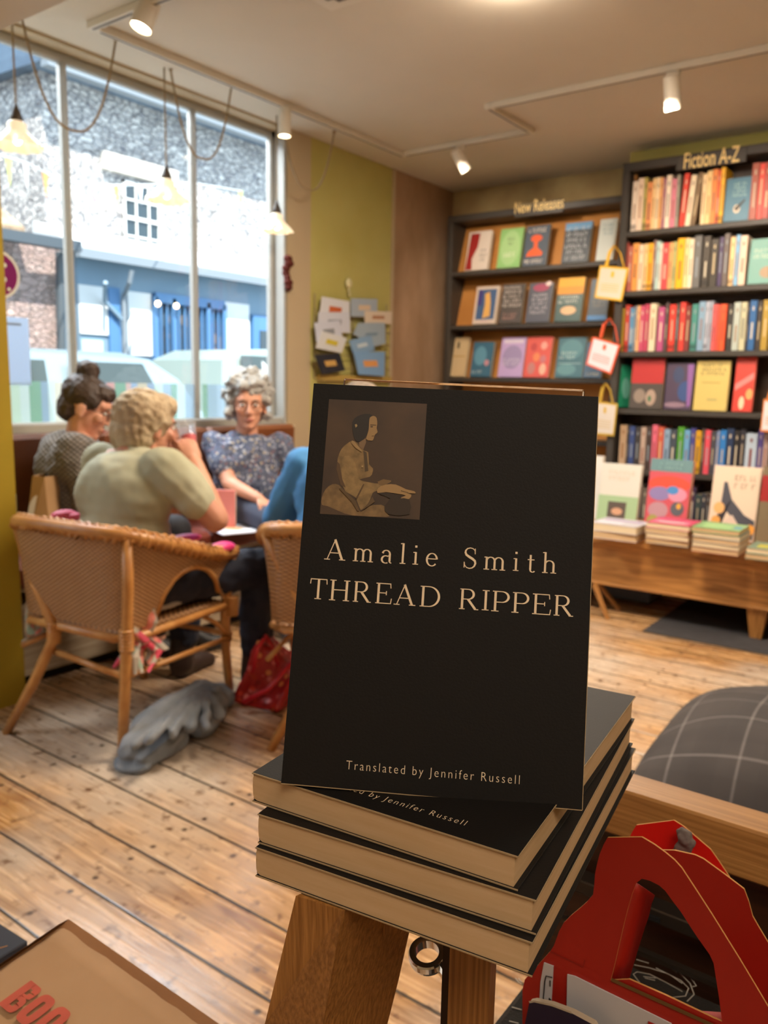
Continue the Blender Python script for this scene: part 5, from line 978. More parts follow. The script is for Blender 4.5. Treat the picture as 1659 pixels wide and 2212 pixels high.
def cover_print(T, parent, full=True):
    L0 = T @ Matrix.Translation((0, 0, .0002))
    q = MB(L0)
    for ch, x, y, w, h in LAY: serif(q, ch, x, y, w, h)
    q.build('title_lettering', BUFF, parent, recalc=False)
    a = uv(*z2(270, 1312)); b = uv(*z2(1212, 1391)); ym = (a[1]+b[1])/2; q = MB(); put_text(q, 'Translated by Jennifer Russell', (a[0], ym, 0), (b[0], ym, 0), (0, 1, 0), .0040, offset=-.012, space=1.3)
    q.v = [L0 @ p for p in q.v]; q.build('translator_lettering', BUFF, parent, recalc=False)
    if not full: return
    # sepia portrait print of a seated woman in profile
    SP = lambda n_, h: mat('sepia_'+n_, h, .6, .2, 260, '#%02x%02x%02x' % tuple(int(int(h[i:i+2], 16)*.72) for i in (1, 3, 5))) if n_ in ('skirt', 'dress', 'sleeve') else mat('sepia_'+n_, h, .6)
    c = [z1(280, 120), z1(1450, 183), z1(1362, 1563), z1(175, 1493)]; x0 = (c[0][0]+c[3][0])/2; x1 = (c[1][0]+c[2][0])/2; y0 = (c[2][1]+c[3][1])/2; y1 = (c[0][1]+c[1][1])/2
    q = MB(T @ Matrix.Translation((0, 0, .0001))); q.add([(x0, y0, 0), (x1, y0, 0), (x1, y1, 0), (x0, y1, 0)], [(0, 1, 2, 3)])
    pp = q.build('portrait_print', mat('sepia_ground', '#55402c', .6, .2, 45, '#3c2e24'), parent, recalc=False)
    layers = [
     ('skirt', '#92744a', [(240, 1200), (320, 1140), (400, 1150), (470, 1230), (560, 1320), (660, 1470), (760, 1400), (860, 1385), (940, 1400), (985, 1500), (965, 1530), (560, 1512), (400, 1460), (260, 1400), (195, 1385), (195, 1300)]),
     ('dress', '#9b7d50', [(560, 620), (620, 650), (700, 740), (750, 760), (760, 900), (805, 950), (800, 1000), (770, 1050), (640, 1085), (780, 1120), (880, 1130), (1000, 1095), (1015, 1115), (860, 1200), (800, 1250), (760, 1350), (660, 1450), (600, 1300), (480, 1230), (430, 1100), (385, 950), (385, 830), (430, 720), (490, 660)]),
     ('sleeve', '#a88958', [(440, 840), (520, 800), (600, 900), (640, 1080), (740, 1120), (870, 1140), (850, 1220), (720, 1260), (620, 1290), (500, 1230), (440, 1080)]),
     ('cuff', '#7a603c', [(860, 1110), (930, 1080), (1005, 1092), (1018, 1110), (930, 1160), (880, 1150)]),
     ('shadow_fold', '#5c452c', [(380, 870), (410, 900), (440, 1080), (480, 1180), (420, 1150), (370, 960)]),
     ('ribbon_tie', '#54442e', [(690, 740), (730, 760), (750, 980), (710, 990), (700, 850)]),
     ('neck', '#80664a', [(640, 640), (720, 590), (725, 640), (690, 730), (640, 690)]),
     ('hair', '#2a2420', [(560, 400), (620, 330), (720, 300), (800, 320), (770, 400), (750, 500), (720, 570), (660, 630), (600, 620), (570, 540)]),
     ('face', '#a08156', [(770, 345), (815, 325), (850, 350), (858, 420), (850, 470), (862, 520), (835, 545), (822, 570), (808, 612), (780, 620), (725, 605), (735, 560), (755, 490), (760, 410)]),
     ('brow_shade', '#4c3a26', [(775, 428), (845, 432), (845, 440), (775, 440)]), ('eye_shade', '#3e3022', [(775, 450), (805, 448), (805, 462), (778, 462)]), ('lip_shade', '#6a4e30', [(790, 562), (820, 560), (818, 570), (792, 570)]),
     ('forearm', '#a38356', [(870, 1185), (960, 1145), (1080, 1145), (1200, 1200), (1300, 1225), (1308, 1252), (1200, 1245), (1265, 1265), (1235, 1318), (1135, 1305), (1200, 1275), (1100, 1255), (960, 1235), (860, 1245)]),
     ('hand_shadow', '#33261a', [(960, 1240), (1150, 1275), (1120, 1310), (1240, 1322), (1240, 1500), (990, 1500), (945, 1400), (1010, 1310), (870, 1255)]),
     ('finger_line', '#5e482e', [(1140, 1215), (1230, 1240), (1230, 1246), (1140, 1225)]), ('sleeve_fold', '#5c452c', [(600, 1310), (690, 1140), (705, 1140), (615, 1320)]), ('flower', '#a08a60', [(590, 430), (612, 422), (622, 445), (600, 470)]),
     ('collar', '#a3865a', [(555, 620), (575, 625), (680, 740), (670, 755), (600, 710), (550, 650)]), ('skirt_fold', '#5f4a2e', [(400, 1190), (430, 1180), (600, 1340), (650, 1460), (620, 1460), (560, 1360)]), ('skirt_fold', '#5f4a2e', [(660, 1465), (760, 1360), (800, 1290), (830, 1350), (760, 1400)]), ('button', '#b09468', [(672, 920), (690, 920), (690, 940), (672, 940)])]
    for k, (nm, h, P) in enumerate(layers):
        q = MB(T @ Matrix.Translation((0, 0, .00016+.00003*k)))
        Z = [z1(*p) for p in P]; Z = [(min(max(a_, x0), x1), min(max(b_, y0), y1), 0) for a_, b_ in Z]
        if len(Z) > 8:
            S2_ = []
            for i in range(len(Z)):
                p0, p1, p2, p3 = (Vector(Z[(i+j-1) % len(Z)]) for j in range(4))
                for u in (0, .5): S2_.append(.5*((2*p1)+(p2-p0)*u+(2*p0-5*p1+4*p2-p3)*u*u+(3*p1-p0-3*p2+p3)*u**3))
            Z = [(min(max(p.x, x0), x1), min(max(p.y, y0), y1), 0) for p in S2_]
        q.add(Z, [tuple(range(len(Z)))]); q.build(nm, SP(nm, h), pp, recalc=False)
def black_book(T, label, name='paperback_book', full=True, group=None):
    o = thing(name, label, 'book', T.translation, 0, group)
    c = .0006; q = MB(T); q.box(0, BW, 0, BH, -c, 0, b=.0002); q.box(0, BW+.0005, 0, BH, -BT, -BT+c, b=.0002)
    # softly rounded spine
    q.add([(0, .001, -c), (0, BH, -c), (-.0004, BH, -BT/2), (-.0004, .001, -BT/2), (0, BH, -BT+c), (0, .001, -BT+c)], [(0, 1, 2, 3), (3, 2, 4, 5)])
    q.build('cover', BLACKC, o)
    q = MB(T); e = .0006; q.prism([(x_, e, z_) for x_, z_ in ((.0022, -c), (BW-.0016, -c), (BW-.0016, -BT+c), (.0022, -BT+c), (.0007, -BT+c+.0007), (-.0001, -BT+.003), (-.0003, -BT/2), (-.0001, -.003), (.0007, -c-.0007))], (0, BH-2*e, 0)); q.build('page_block', PAGES, o)
    q = MB(T); q.box(0, BW+.0005, -.0002, .0002, -BT-.0001, -BT+.0005); q.box(BW-.0001, BW+.0002, 0, BH, -.0006, -.0001); q.box(.0, BW, -.0003, .0001, -.0007, -.0001); q.build('worn_cover_edge', mat('raw_card_edge', '#a8906c', .8), o)
    cover_print(T, o, full); return o
zt = 1.0193
stack = [((545, 1668), (1143, 1857), zt, 'topmost'), ((557, 1757), (1180, 1951), zt-.0150, 'middle'), ((552, 1829), (1172, 2043), zt-.0300, 'bottom')]
for a_, b_, z_, nm in stack:
    a = at(*a_, 'z', z_); b = at(*b_, 'z', z_); X = (b-a).normalized(); Y = Vector((-X.y, X.x, 0)); T = frame(a, X, Y)
    black_book(T @ Matrix.Diagonal((.132/BW, .197/BH, 1, 1)), {'topmost': 'black paperback lying flat, topmost of the foreground stack, right under the upright copy', 'middle': 'black paperback lying flat in the middle of the foreground stack', 'bottom': 'black paperback lying flat at the bottom of the foreground stack'}[nm], full=False, group='stack of identical black paperbacks')
TB = frame(Qs[0], BX_, BY_, BN)
black_book(TB, 'upright black Thread Ripper paperback with sepia portrait facing the camera on the stack')
# dog-eared lower right corner and clear stand behind
ac = mat('clear_acrylic', '#ffffff', .02, spec=.5); ac.node_tree.nodes['Principled BSDF'].inputs['Transmission Weight'].default_value = 1; ac.node_tree.nodes['Principled BSDF'].inputs['IOR'].default_value = 1.3
t = thing('book_stand', 'clear acrylic book stand showing just above the top edge of the upright black book', 'book stand', tuple(Qs[0]))
P_ = Qs[0]-BN*(BT+.0015); a = atp(960, 830, P_, BN); b = atp(1263, 837, P_, BN)
ua = BX_.dot(a-P_); ub = BX_.dot(b-P_); va = BY_.dot(a-P_); vb = BY_.dot(b-P_)
q = MB(frame(P_, BX_, BY_, BN)); q.box(.012, ub, .02, (va+vb)/2, -.003, 0, b=.0006); q.build('back_plate', ac, t)
q = MB(frame(P_, BX_, BY_, BN)); q.box(.02, ub-.01, .016, .020, -.06, 0, b=.0006); q.build('foot', ac, t)

# trestle stand that carries the stack
LG = thing('display_stand', 'oak trestle stand with angled leg and arch holding up the stack of black books', 'stand', (-.2, .3, 0))
zb_ = zt-.0300-BT-.0008
a = at(639, 1935, 'z', zb_); b = at(740, 1967, 'z', zb_); c = at(572, 2212, 'z', .90); d = at(698, 2212, 'z', .90)
yf = at(815, 2100, 'x', (b.x+d.x)/2).y
def dn(p, q_, z): return p+(q_-p)*((z-p.z)/(q_.z-p.z))
c0_, d0_ = dn(a, c, 0), dn(b, d, 0); c0_.y = a.y; d0_.y = b.y; c0_.x = a.x-.30; d0_.x = b.x-.26
mid = [c, d]
q = MB(); bk = Vector((.012, max(.045, yf-b.y), 0))
q.hexa([c, d, d+bk, c+bk], [a, b, b+bk, a+bk]); q.hexa([Vector((c.x-.20, c.y, 0)), Vector((d.x-.20, d.y, 0)), Vector((d.x-.20, d.y, 0))+bk, Vector((c.x-.20, c.y, 0))+bk], [c, d, d+bk, c+bk]); q.build('leg', OAK, LG)
yb_ = .315; e = at(970, 2100, 'y', yb_); f = at(1059, 2100, 'y', yb_); g = at(965, 2212, 'y', yb_); h = at(1054, 2212, 'y', yb_)
q = MB(); q.hexa([Vector((g.x, yb_, .0)), Vector((h.x, yb_, .0)), Vector((h.x-.003, yb_+.012, .0)), Vector((g.x, yb_+.012, 0))], [Vector((e.x, yb_, zb_)), Vector((f.x, yb_, zb_)), Vector((f.x-.003, yb_+.012, zb_)), Vector((e.x, yb_+.012, zb_))]); q.build('leg', OAK, LG)
q = MB(); q.box(e.x-.004, e.x, yb_, yb_+.006, .85, zb_-.012); q.build('metal_strip', mat('bronze_strip', '#2a1a10', .4, metal=.5), LG)
# arch block between the legs, with the rounded corner of the opening
q = MB(); ar = [(b.x, zb_), (b.x+.030, zb_), (b.x+.026, zb_-.002), (b.x+.019, zb_-.007), (b.x+.013, zb_-.016), (b.x+.0, zb_-.03)]
q.prism([(x, yf-.01, z) for x, z in ar], (0, .05, 0)); q.build('arch_corner', OAK, LG)
q = MB(); q.box(a.x+.01, f.x-.002, b.y+.06, b.y+.15, zb_-.02, zb_, b=.002); q.build('top_rail', OAKX, LG)
# chrome ring fixed to the right leg
rc = at(923, 2062, 'y', .325); ax = (CAM-rc).normalized()*.45+Vector((-.1, -.05, .9)); ax.normalize(); ro_ = .0095
q = MB(); q.lathe(rc, [(.0062, .0022), (.0062, -.0035), (.0092, -.004), (.0098, -.002), (.0098, .0015), (.0092, .0025), (.0062, .0022)], 40, axis=ax, cap=False); q.tube([rc+Vector((.0085, 0, -.002)), Vector((e.x+.002, yb_+.003, rc.z-.004))], .0035, 12)
tag(q.build('ring_bolt', CHROME, smooth=False), 'polished chrome ring between the two legs under the stack of books', 'ring')

# ------------------------------------------------------------------ display bin at lower right
RA = at(1313, 1697, 'z', .875); rx0 = RA.x-.06; ry = RA.y
bin_ = thing('display_bin', 'wooden display bin with light oak rail behind the red cartons', 'display bin', (.3, .5, 0))
q = MB(); q.box(rx0, 1.1, ry, ry+.036, .833, .875, b=.002); q.build('rail', OAKX, bin_)
q = MB(); q.box(rx0, 1.1, ry+.014, ry+.03, .0, .833); q.build('back_panel', DARKWOOD, bin_)
q = MB(); q.box(-.118, 1.1, .20, ry+.013, .56, .585); q.build('bottom_panel', DARKWOOD, bin_)
q = MB(); q.box(1.08, 1.1, .10, ry+.014, 0, .833); q.build('side_panel', DARKWOOD, bin_)
zk = at(1390, 1975, 'y', ry+.0).z
q = MB(); q.box(rx0+.02, 1.07, ry-.006, ry+.012, zk, zk+.012, b=.001); q.box(rx0+.02, 1.07, ry-.03, ry-.024, zk-.016, zk-.012); 
for k in range(14): q.box(rx0+.1+k*.05, rx0+.112+k*.05, ry-.008, ry-.005, zk+.003, zk+.007, 1)
q.build('metal_track', [mat('dark_track_metal', '#4c443c', .35, metal=.7), mat('black_slot', '#0c0b0a', .8)], bin_)
# black printed canvas lying in the bin
zc_ = zk-.02; bz = thing('canvas_bag', 'black canvas bag with white scribbled line drawing lying in the bin behind the red cartons', 'bag', (0, .45, zc_)); BLK = mat('black_canvas', '#24221e', .9, bump=.4, bscale=500)
x0b = at(1062, 2150, 'z', zc_).x+.012
q = MB(); q.box(x0b, .42, .30, ry-.035, .586, zc_, b=.006); q.build('bag_body', BLK, bz)
Z5b = lambda x, y: at(1100+x/2.968, 1700+y/2.968, 'z', zc_+.0008)
CH = mat('chalk_white_line', '#b8b4a8', .8)
strokes = [[(800, 1140), (900, 1160), (1010, 1195), (1100, 1240), (1150, 1290), (1130, 1340), (1040, 1350), (930, 1310), (840, 1260), (795, 1200), (820, 1185), (900, 1200), (1000, 1250), (1090, 1300), (1110, 1312)], [(985, 1120), (1080, 1180), (1160, 1260), (1185, 1330), (1140, 1375)], [(830, 1040), (925, 1085)], [(880, 1085), (980, 1130), (1075, 1190)], [(1055, 1140), (1135, 1195)], [(1165, 1225), (1200, 1275), (1175, 1280)], [(815, 1105), (895, 1130)], [(860, 1215), (940, 1225)], [(870, 1225), (935, 1240)], [(940, 1160), (1040, 1210), (1110, 1260)]]
rf_ = [[(15, 1410), (80, 1428)], [(0, 1500), (60, 1515)], [(40, 1225), (60, 1250), (80, 1262)], [(60, 1225), (72, 1245), (84, 1250)]]
q = MB()
for s_ in strokes+rf_: q.ribbon([Z5b(*p) for p in s_], (0, 0, 1), .0008)
q.build('line_drawing', CH, bz, recalc=False)
# red card cartons with handles
CARD = mat('red_carton_card', '#b01e0c', .5, .4, 4, '#9e190a'); RAW = mat('raw_card', '#c9904e', .8); LBL = mat('grey_white_label', '#c6c2c2', .5)
def Zc(x, y, Y): return at(1100+x/2.968, 1700+y/2.968, 'y', Y)
def sheet(pts, Y, name, par, m=CARD, d=.0012, side=RAW): return MB().prism([Zc(x, y, Y) for x, y in pts], (0, d, 0), 0, 1).build(name, [m, side], par)
c1 = thing('carry_carton', 'red cardboard carton with tall cut-out handle nearest the camera at bottom right', 'carton', (-.1, .40, .59)); Y1 = .40
L_ = [(850, 322), (630, 325), (605, 370), (580, 430), (562, 500), (550, 560), (545, 630), (538, 690), (500, 735), (450, 780), (395, 825), (350, 870), (320, 925), (300, 980), (285, 1020), (262, 1055), (100, 1235), (85, 1300), (85, 1900), (700, 1900), (650, 1240), (680, 1120), (705, 1010), (735, 880), (760, 780), (790, 680), (815, 615), (850, 588), (900, 600), (960, 630), (1000, 665)]
R__ = [(850, 322), (930, 370), (1000, 420), (1060, 470), (1105, 520), (1200, 665), (1300, 820), (1480, 1110), (1659, 1410), (1800, 1640), (1800, 1900), (700, 1900), (650, 1240), (770, 1234), (1000, 1335), (1310, 1482), (1365, 1504), (1345, 1350), (1310, 1130), (1285, 1075), (1190, 940), (1100, 800), (1050, 735), (1000, 665)]
sheet(L_, Y1, 'handle_panel', c1); sheet(R__, Y1, 'handle_panel', c1)
fl_ = [((815, 615), (935, 695)), ((790, 680), (915, 745)), ((760, 780), (895, 830)), ((735, 880), (870, 900)), ((705, 1010), (830, 1030)), ((680, 1120), (800, 1130)), ((650, 1240), (770, 1234))]
q = MB(); V_ = []
for a_, b_ in fl_: V_ += [Zc(*a_, Y1+.0006), Zc((a_[0]*.45+b_[0]*.55), (a_[1]*.45+b_[1]*.55), Y1+.010), Zc(*b_, Y1+.026)]
q.add(V_, [(3*i+j, 3*i+j+1, 3*i+j+4, 3*i+j+3) for i in range(len(fl_)-1) for j in (0, 1)]); o = q.build('folded_flap', CARD, c1, smooth=True); md = o.modifiers.new('t', 'SOLIDIFY'); md.thickness = .001; md.offset = 1
q = MB(); q.ribbon([Zc(655, 1235, Y1-.0008), Zc(900, 1345, Y1-.0008), Zc(1330, 1540, Y1-.0008)], (0, -1, 0), .0022); q.build('cut_edge', mat('ochre_cut_edge', '#6d4a1c', .8), c1, recalc=False)
q = MB(); q.ribbon([Zc(262, 1055, Y1-.0006), Zc(380, 1110, Y1-.0006), Zc(475, 1155, Y1-.0006), Zc(485, 1110, Y1-.0006)], (0, -1, 0), .0005); q.build('crease', mat('deep_red_crease', '#8a1608', .6), c1, recalc=False)
sheet([(372, 1203), (420, 1215), (1040, 1520), (1040, 1700), (362, 1700)], Y1-.001, 'white_label', c1, LBL, .0008, LBL)
sheet([(890, 1505), (1100, 1600), (1100, 1650), (890, 1560)], Y1-.0018, 'red_window', c1, CARD, .0006, CARD)
sheet([(222, 1128), (282, 1150), (268, 1392), (193, 1372), (200, 1250)], Y1-.001, 'side_label', c1, LBL, .0008, LBL)
q = MB()
for s_ in ([(276, 1222), (236, 1212), (228, 1250), (218, 1370), (262, 1388)], [(262, 1240), (262, 1280)], [(258, 1352), (256, 1374)], [(270, 1364), (256, 1363)]): q.ribbon([Zc(*p, Y1-.0016) for p in s_], (0, -1, 0), .0007)
q.build('label_lettering', mat('black_ink', '#181414', .6), c1, recalc=False)
q = MB(); q.hexa([Zc(85, 1900, Y1), Zc(1800, 1900, Y1), Zc(1800, 1900, Y1)+Vector((0, .03, 0)), Zc(85, 1900, Y1)+Vector((0, .03, 0))], [Zc(110, 1560, Y1+.002), Zc(1800, 1720, Y1+.002), Zc(1800, 1720, Y1+.002)+Vector((0, .03, 0)), Zc(110, 1560, Y1+.002)+Vector((0, .03, 0))]); q.build('carton_body', CARD, c1)
c2 = thing('carry_carton', 'dark red cardboard carton handle directly behind the nearest red carton', 'carton', (-.05, .44, .59)); Y2 = .440
sheet([(800, 415), (970, 405), (1060, 407), (1190, 436), (1245, 462), (1380, 560), (1505, 655), (1535, 735), (1560, 830), (1600, 900), (1750, 1150), (1900, 1400), (1900, 2000), (1659, 1560), (1300, 905), (1080, 600), (800, 560)], Y2, 'handle_panel', c2)
sheet([(960, 425), (1090, 432), (1200, 445), (1240, 465), (1100, 620), (900, 560)], Y2+.006, 'inner_panel', c2)
c3 = thing('carry_carton', 'bright red cardboard carton, farthest back, with a grey twist stuck on its handle', 'carton', (0, .48, .59)); Y3 = .475
sheet([(775, 315), (790, 285), (815, 245), (1055, 214), (1120, 255), (1290, 400), (1350, 485), (1410, 577), (1500, 760), (1350, 760), (1100, 640), (790, 520)], Y3, 'handle_panel', c3, mat('bright_red_card', '#d8140c', .45))
for c_, Y_, xs in ((c2, Y2, (1540, 1900)), (c3, Y3, (1560, 1800))):
    z0 = Zc(1500, 760 if c_ is c3 else 1500, Y_).z; a = Zc(xs[0], 900, Y_).x; b = Zc(xs[1], 900, Y_).x
    MB().box(a, b, Y_+.002, Y_+.02, .59, z0-.03).build('carton_body', CARD, c_)
q = MB(); g_ = lambda x, y: Zc(x, y, Y3-.006); q.chain([g_(1110, 290), g_(1125, 320), g_(1150, 360), g_(1140, 400)], [.0022, .0045, .0035, .003]); q.chain([g_(1070, 405), g_(1105, 385), g_(1150, 375)], [.002, .004, .003]); q.chain([g_(1095, 295), g_(1120, 315)], [.002, .002])
q.blob('fabric_twist', mat('grey_felt', '#6e6460', .9), c3, vox=.0008, smooth=2, disp=.0015, dscale=200)
# navy packet in front
nv = thing('navy_booklet', 'very dark purple booklet with worn white edge at the bottom edge below the red carton', 'booklet', (-.12, .38, .7)); YV = .385
sheet([(128, 1384), (160, 1378), (272, 1402), (400, 1450), (540, 1525), (640, 1700), (90, 1700), (100, 1520)], YV, 'cover', nv, mat('dark_purple_cover', '#1b1330', .5), .004, mat('worn_white_edge', '#b8a890', .8))
q = MB(); q.ribbon([Zc(128, 1380, YV-.0004), Zc(158, 1374, YV-.0004), Zc(272, 1399, YV-.0004), Zc(400, 1447, YV-.0004)], (0, -1, 0), .0012); q.build('worn_edge', mat('worn_white_edge', '#b8a890', .8), nv, recalc=False)

# ------------------------------------------------------------------ paper bag and book at lower left
zp = .75; pb = thing('paper_bag', 'flat brown paper bag with red BOO lettering at the bottom left corner', 'paper bag', (-.55, .2, zp))
KP = mat('brown_kraft', '#b5906a', .75, .25, 9, '#a37d55', bump=.6, bscale=9); KD = mat('kraft_inside', '#94663a', .8, .3, 12, '#84562c')
def G(x, y, z): return at(x, y, 'z', z)
e1 = (G(148, 1985, zp), G(560, 2272, zp)); e2 = (G(126, 1997, zp+.007), G(520, 2275, zp+.007)); fwd = (G(0, 2078, zp)-G(130, 1990, zp)).normalized()
q = MB(); n, m = 26, 20; V_ = []
for i in range(n+1):
    for j in range(m+1):
        p = e2[0].lerp(e2[1], i/n)+fwd*.32*(j/m); p.z += .0022*noise.noise(p*38)+.0015*noise.noise(p*90)-.004*max(0, 1-j*.0)*(1 if i in (0, n) else 0); V_.append(p)
q.add(V_, [(i*(m+1)+j, (i+1)*(m+1)+j, (i+1)*(m+1)+j+1, i*(m+1)+j+1) for i in range(n) for j in range(m)]); o = q.build('front_sheet', KP, pb, smooth=True); md = o.modifiers.new('t', 'SOLIDIFY'); md.thickness = .0006; md.offset = -1
q = MB(); q.prism([e1[0], e1[1], e1[1]+fwd*.33, e1[0]+fwd*.33], (0, 0, -.0006)); q.build('back_sheet', KD, pb)
q = MB(); q.add([e1[0], e2[0], e2[0]+fwd*.32, e1[0]+fwd*.32], [(0, 1, 2, 3)]); q.build('side_gusset', KP, pb)
RI = mat('red_print', '#c2523a', .6, .2, 60, '#b04a34'); zt2 = zp+.0095
p0 = G(-4, 2168, zt2); up = G(73, 2113, zt2)-p0; rt = (e2[1]-e2[0]).normalized(); q = MB(); hgt = up.length*.92
pw = hgt*.62; upn = up.normalized()
for k, ch in enumerate('BOO'):
    base_ = p0+rt*pw*1.14*k; G_ = lambda x, y: base_+rt*pw*x+upn*hgt*y
    def sup(cx, cy, rx, ry, a0, a1, n=14, e=.62): return [(cx+rx*math.copysign(abs(cos(radians(a0+(a1-a0)*i/n)))**e, cos(radians(a0+(a1-a0)*i/n))), cy+ry*math.copysign(abs(sin(radians(a0+(a1-a0)*i/n)))**e, sin(radians(a0+(a1-a0)*i/n)))) for i in range(n+1)]
    if ch == 'O': o_ = sup(.5, .5, .5, .5, 0, 360, 36); i_ = sup(.5, .5, .10, .28, 0, 360, 36, .4); q.add([G_(*p) for p in o_+i_], [(i, i+1, 38+i, 37+i) for i in range(36)])
    else:
        for pl in ([(0, 0), (.42, 0), (.42, 1), (0, 1)], [(.4, .82), (.4, 1)]+sup(.6, .75, .38, .25, 90, 0, 8)+[(.62, .75), (.62, .82)], [(.62, .70), (.98, .75)]+sup(.6, .75, .38, .22, 0, -90, 8)+[(.4, .53), (.4, .62), (.62, .62)], [(.4, .38), (.4, .54), (.6, .54)]+sup(.6, .27, .40, .26, 90, 0, 8)+[(.64, .27), (.64, .38)], [(.64, .30), (1.0, .27)]+sup(.6, .27, .40, .27, 0, -90, 8)+[(.4, 0), (.4, .18), (.64, .18)]): q.add([G_(*p) for p in pl], [tuple(range(len(pl)))])
q.build('lettering', RI, pb, recalc=False)
bb = G(60, 2032, .715); nb_ = thing('navy_book', 'navy blue hardback with gold lines at the far left edge beside the paper bag', 'book', tuple(bb)); a = G(0, 1994, .715); c = G(20, 2057, .715)
ux = (bb-a).normalized(); uy = Vector((-ux.y, ux.x, 0)); T = frame(bb, -ux, -uy); 
q = MB(T); q.box(0, .15, 0, .035, -.012, 0, b=.001); q.build('cover', mat('navy_cloth', '#343a48', .7), nb_)
q = MB(T); q.box(.002, .15, .035, .19, -.012, -.0005); q.build('boards', mat('grey_board', '#8d8a90', .7), nb_)
q = MB(T)
for yy in (.017, .021, .025): q.ribbon([(.150, yy, .0004), (.012, yy+.002, .0004)], (0, 0, 1), .0009)
q.ribbon([(.008, .014, .0004), (.016, .030, .0004)], (0, 0, 1), .001); q.build('gold_lines', mat('gold_foil', '#c98a48', .35, metal=.6), nb_, recalc=False)
stb = thing('side_table', 'low side table at the bottom left beneath the paper bag', 'table', (-1.0, 0, 0))
tcx = bb.x-.02; MB().box(-1.5, tcx, -.5, bb.y-.03, .675, .703, b=.004).build('tabletop', PINE, stb); MB().box(tcx, -.42, -.5, .22, .675, .703, b=.004).build('tabletop_leaf', PINE, stb)
for x in (-1.45, -.5):
    for y in (-.45, .12): MB().hexa([(x, y, 0), (x+.03, y, 0), (x+.03, y+.03, 0), (x, y+.03, 0)], [(x-.01, y-.01, .675), (x+.04, y-.01, .675), (x+.04, y+.04, .675), (x-.01, y+.04, .675)]).build('leg', PINEZ, stb)
MB().box(-.75, -.42, -.05, .20, .703, zp-.008).build('magazine_pad', PAGEW, stb) if False else None
tag(MB().box(-.72, -.44, -.10, .215, .7035, zp-.003, b=.003).build('book', [cover('8a4a3a')]), 'thick book hidden beneath the brown paper bag', 'book')
# ------------------------------------------------------------------ people
SKIN = mat('skin', '#d8a184', .55, .5, 8, '#cc9076'); SKINW = mat('darker_skin', '#cf9578', .55, .5, 8, '#bd8068')  # second skin tone is slightly darker
def fr(f, up=(0, 0, 1)):
    f = Vector(f).normalized(); r = f.cross(Vector(up)).normalized(); u = r.cross(f); return r, f, u, Matrix(((r.x, f.x, u.x), (r.y, f.y, u.y), (r.z, f.z, u.z)))
def head(q, c, f, s=1, up=(0, 0, 1), neck=None):
    r, f, u, R = fr(f, up); c = Vector(c); P = lambda a, b, d: c+(r*a+f*b+u*d)*s; E = lambda a, b, d, rr, n=10: q.ell(P(a, b, d), [x*s for x in rr], R, n)
    E(0, -.012, .03, (.075, .092, .088)); E(0, .025, -.03, (.060, .062, .078)); E(0, .058, -.088, (.030, .028, .022)); E(0, .062, .035, (.055, .026, .022)); E(0, .03, -.065, (.052, .05, .04))
    q.cap(P(0, .090, .018), .007*s, P(0, .112, -.022), .0125*s); E(.012, .100, -.026, (.008, .010, .007)); E(-.012, .100, -.026, (.008, .010, .007))
    E(0, .083, -.054, (.024, .012, .006)); E(0, .081, -.064, (.020, .012, .007))
    for sx in (1, -1):
        E(.040*sx, .062, -.015, (.024, .022, .022)); E(.077*sx, -.004, -.008, (.010, .020, .031)); E(.082*sx, .004, -.028, (.007, .010, .012))
    return P, R
def eyes(P, R, s, t, iris='#3a2a20'):
    for sx in (1, -1):
        e = MB().ell(P(.031*sx, .0755, .010), (.012*s, .009*s, .008*s), R, 8).build('eye', mat('eye_white', '#d8d0c8', .3), t, smooth=True)
        MB().ell(P(.031*sx, .083, .010), (.005*s, .003*s, .005*s), R, 6).build('iris', mat('iris_'+iris[1:], iris, .2), e, smooth=True)
        MB().tube([P(.018*sx, .088, .030), P(.032*sx, .088, .034), P(.046*sx, .078, .028)], .003*s, 6).build('eyebrow', mat('brow_'+iris[1:], '#6a5a4c', .8), t, smooth=True)
    MB().ell(P(0, .092, -.058), (.020*s, .006*s, .0055*s), R, 8).build('lips', mat('lips', '#a85a50', .5), t, smooth=True)
def glasses(P, s, t, col='#2a2422'):
    q = MB()
    for sx in (1, -1):
        q.tube([P(.031*sx+.021*cos(k*pi/8), .098-.006*abs(cos(k*pi/8)), .006+.017*sin(k*pi/8)) for k in range(17)], .0017*s, 6)
        q.tube([P(.052*sx, .092, .010), P(.072*sx, .06, .012), P(.080*sx, -.004, .008)], .0018*s, 6)
    q.tube([P(-.010, .100, .008), P(.010, .100, .008)], .0016*s, 6); q.build('glasses', mat('glasses_'+col[1:], col, .3), t, smooth=True)
def hand(q, w, d, n, s=1, curl=.3, thumb=1):
    """w wrist, d direction of the fingers, n back of the hand"""
    w = Vector(w); d = Vector(d).normalized(); n = Vector(n); n = (n-d*n.dot(d)).normalized(); r = d.cross(n); R = Matrix(((r.x, d.x, n.x), (r.y, d.y, n.y), (r.z, d.z, n.z)))
    q.ell(w+d*.045*s, (.040*s, .050*s, .015*s), R); q.cap(w-d*.01*s, .023*s, w+d*.03*s, .022*s)
    for k, (o, l) in enumerate(((-.030, .066), (-.010, .076), (.010, .072), (.029, .056))):
        b = w+d*(.085-.004*abs(k-1.3))*s+r*o*s; dd = d; pts = [b-d*.02*s, b]; ang = curl
        for f_ in (.45, .32, .25):
            dd = (d*cos(ang)-n*sin(ang)).normalized(); pts.append(pts[-1]+dd*l*f_*s); ang += curl*1.3
        q.chain(pts, [.0095*s, .009*s, .0085*s, .0078*s, .0068*s], 8)
    b = w+d*.022*s-r*.032*s*thumb; q.chain([b, b+(d*.8-r*.75*thumb-n*.25)*.030*s, b+(d*1.5-r*.95*thumb-n*.8)*.036*s], [.013*s, .011*s, .008*s], 8)
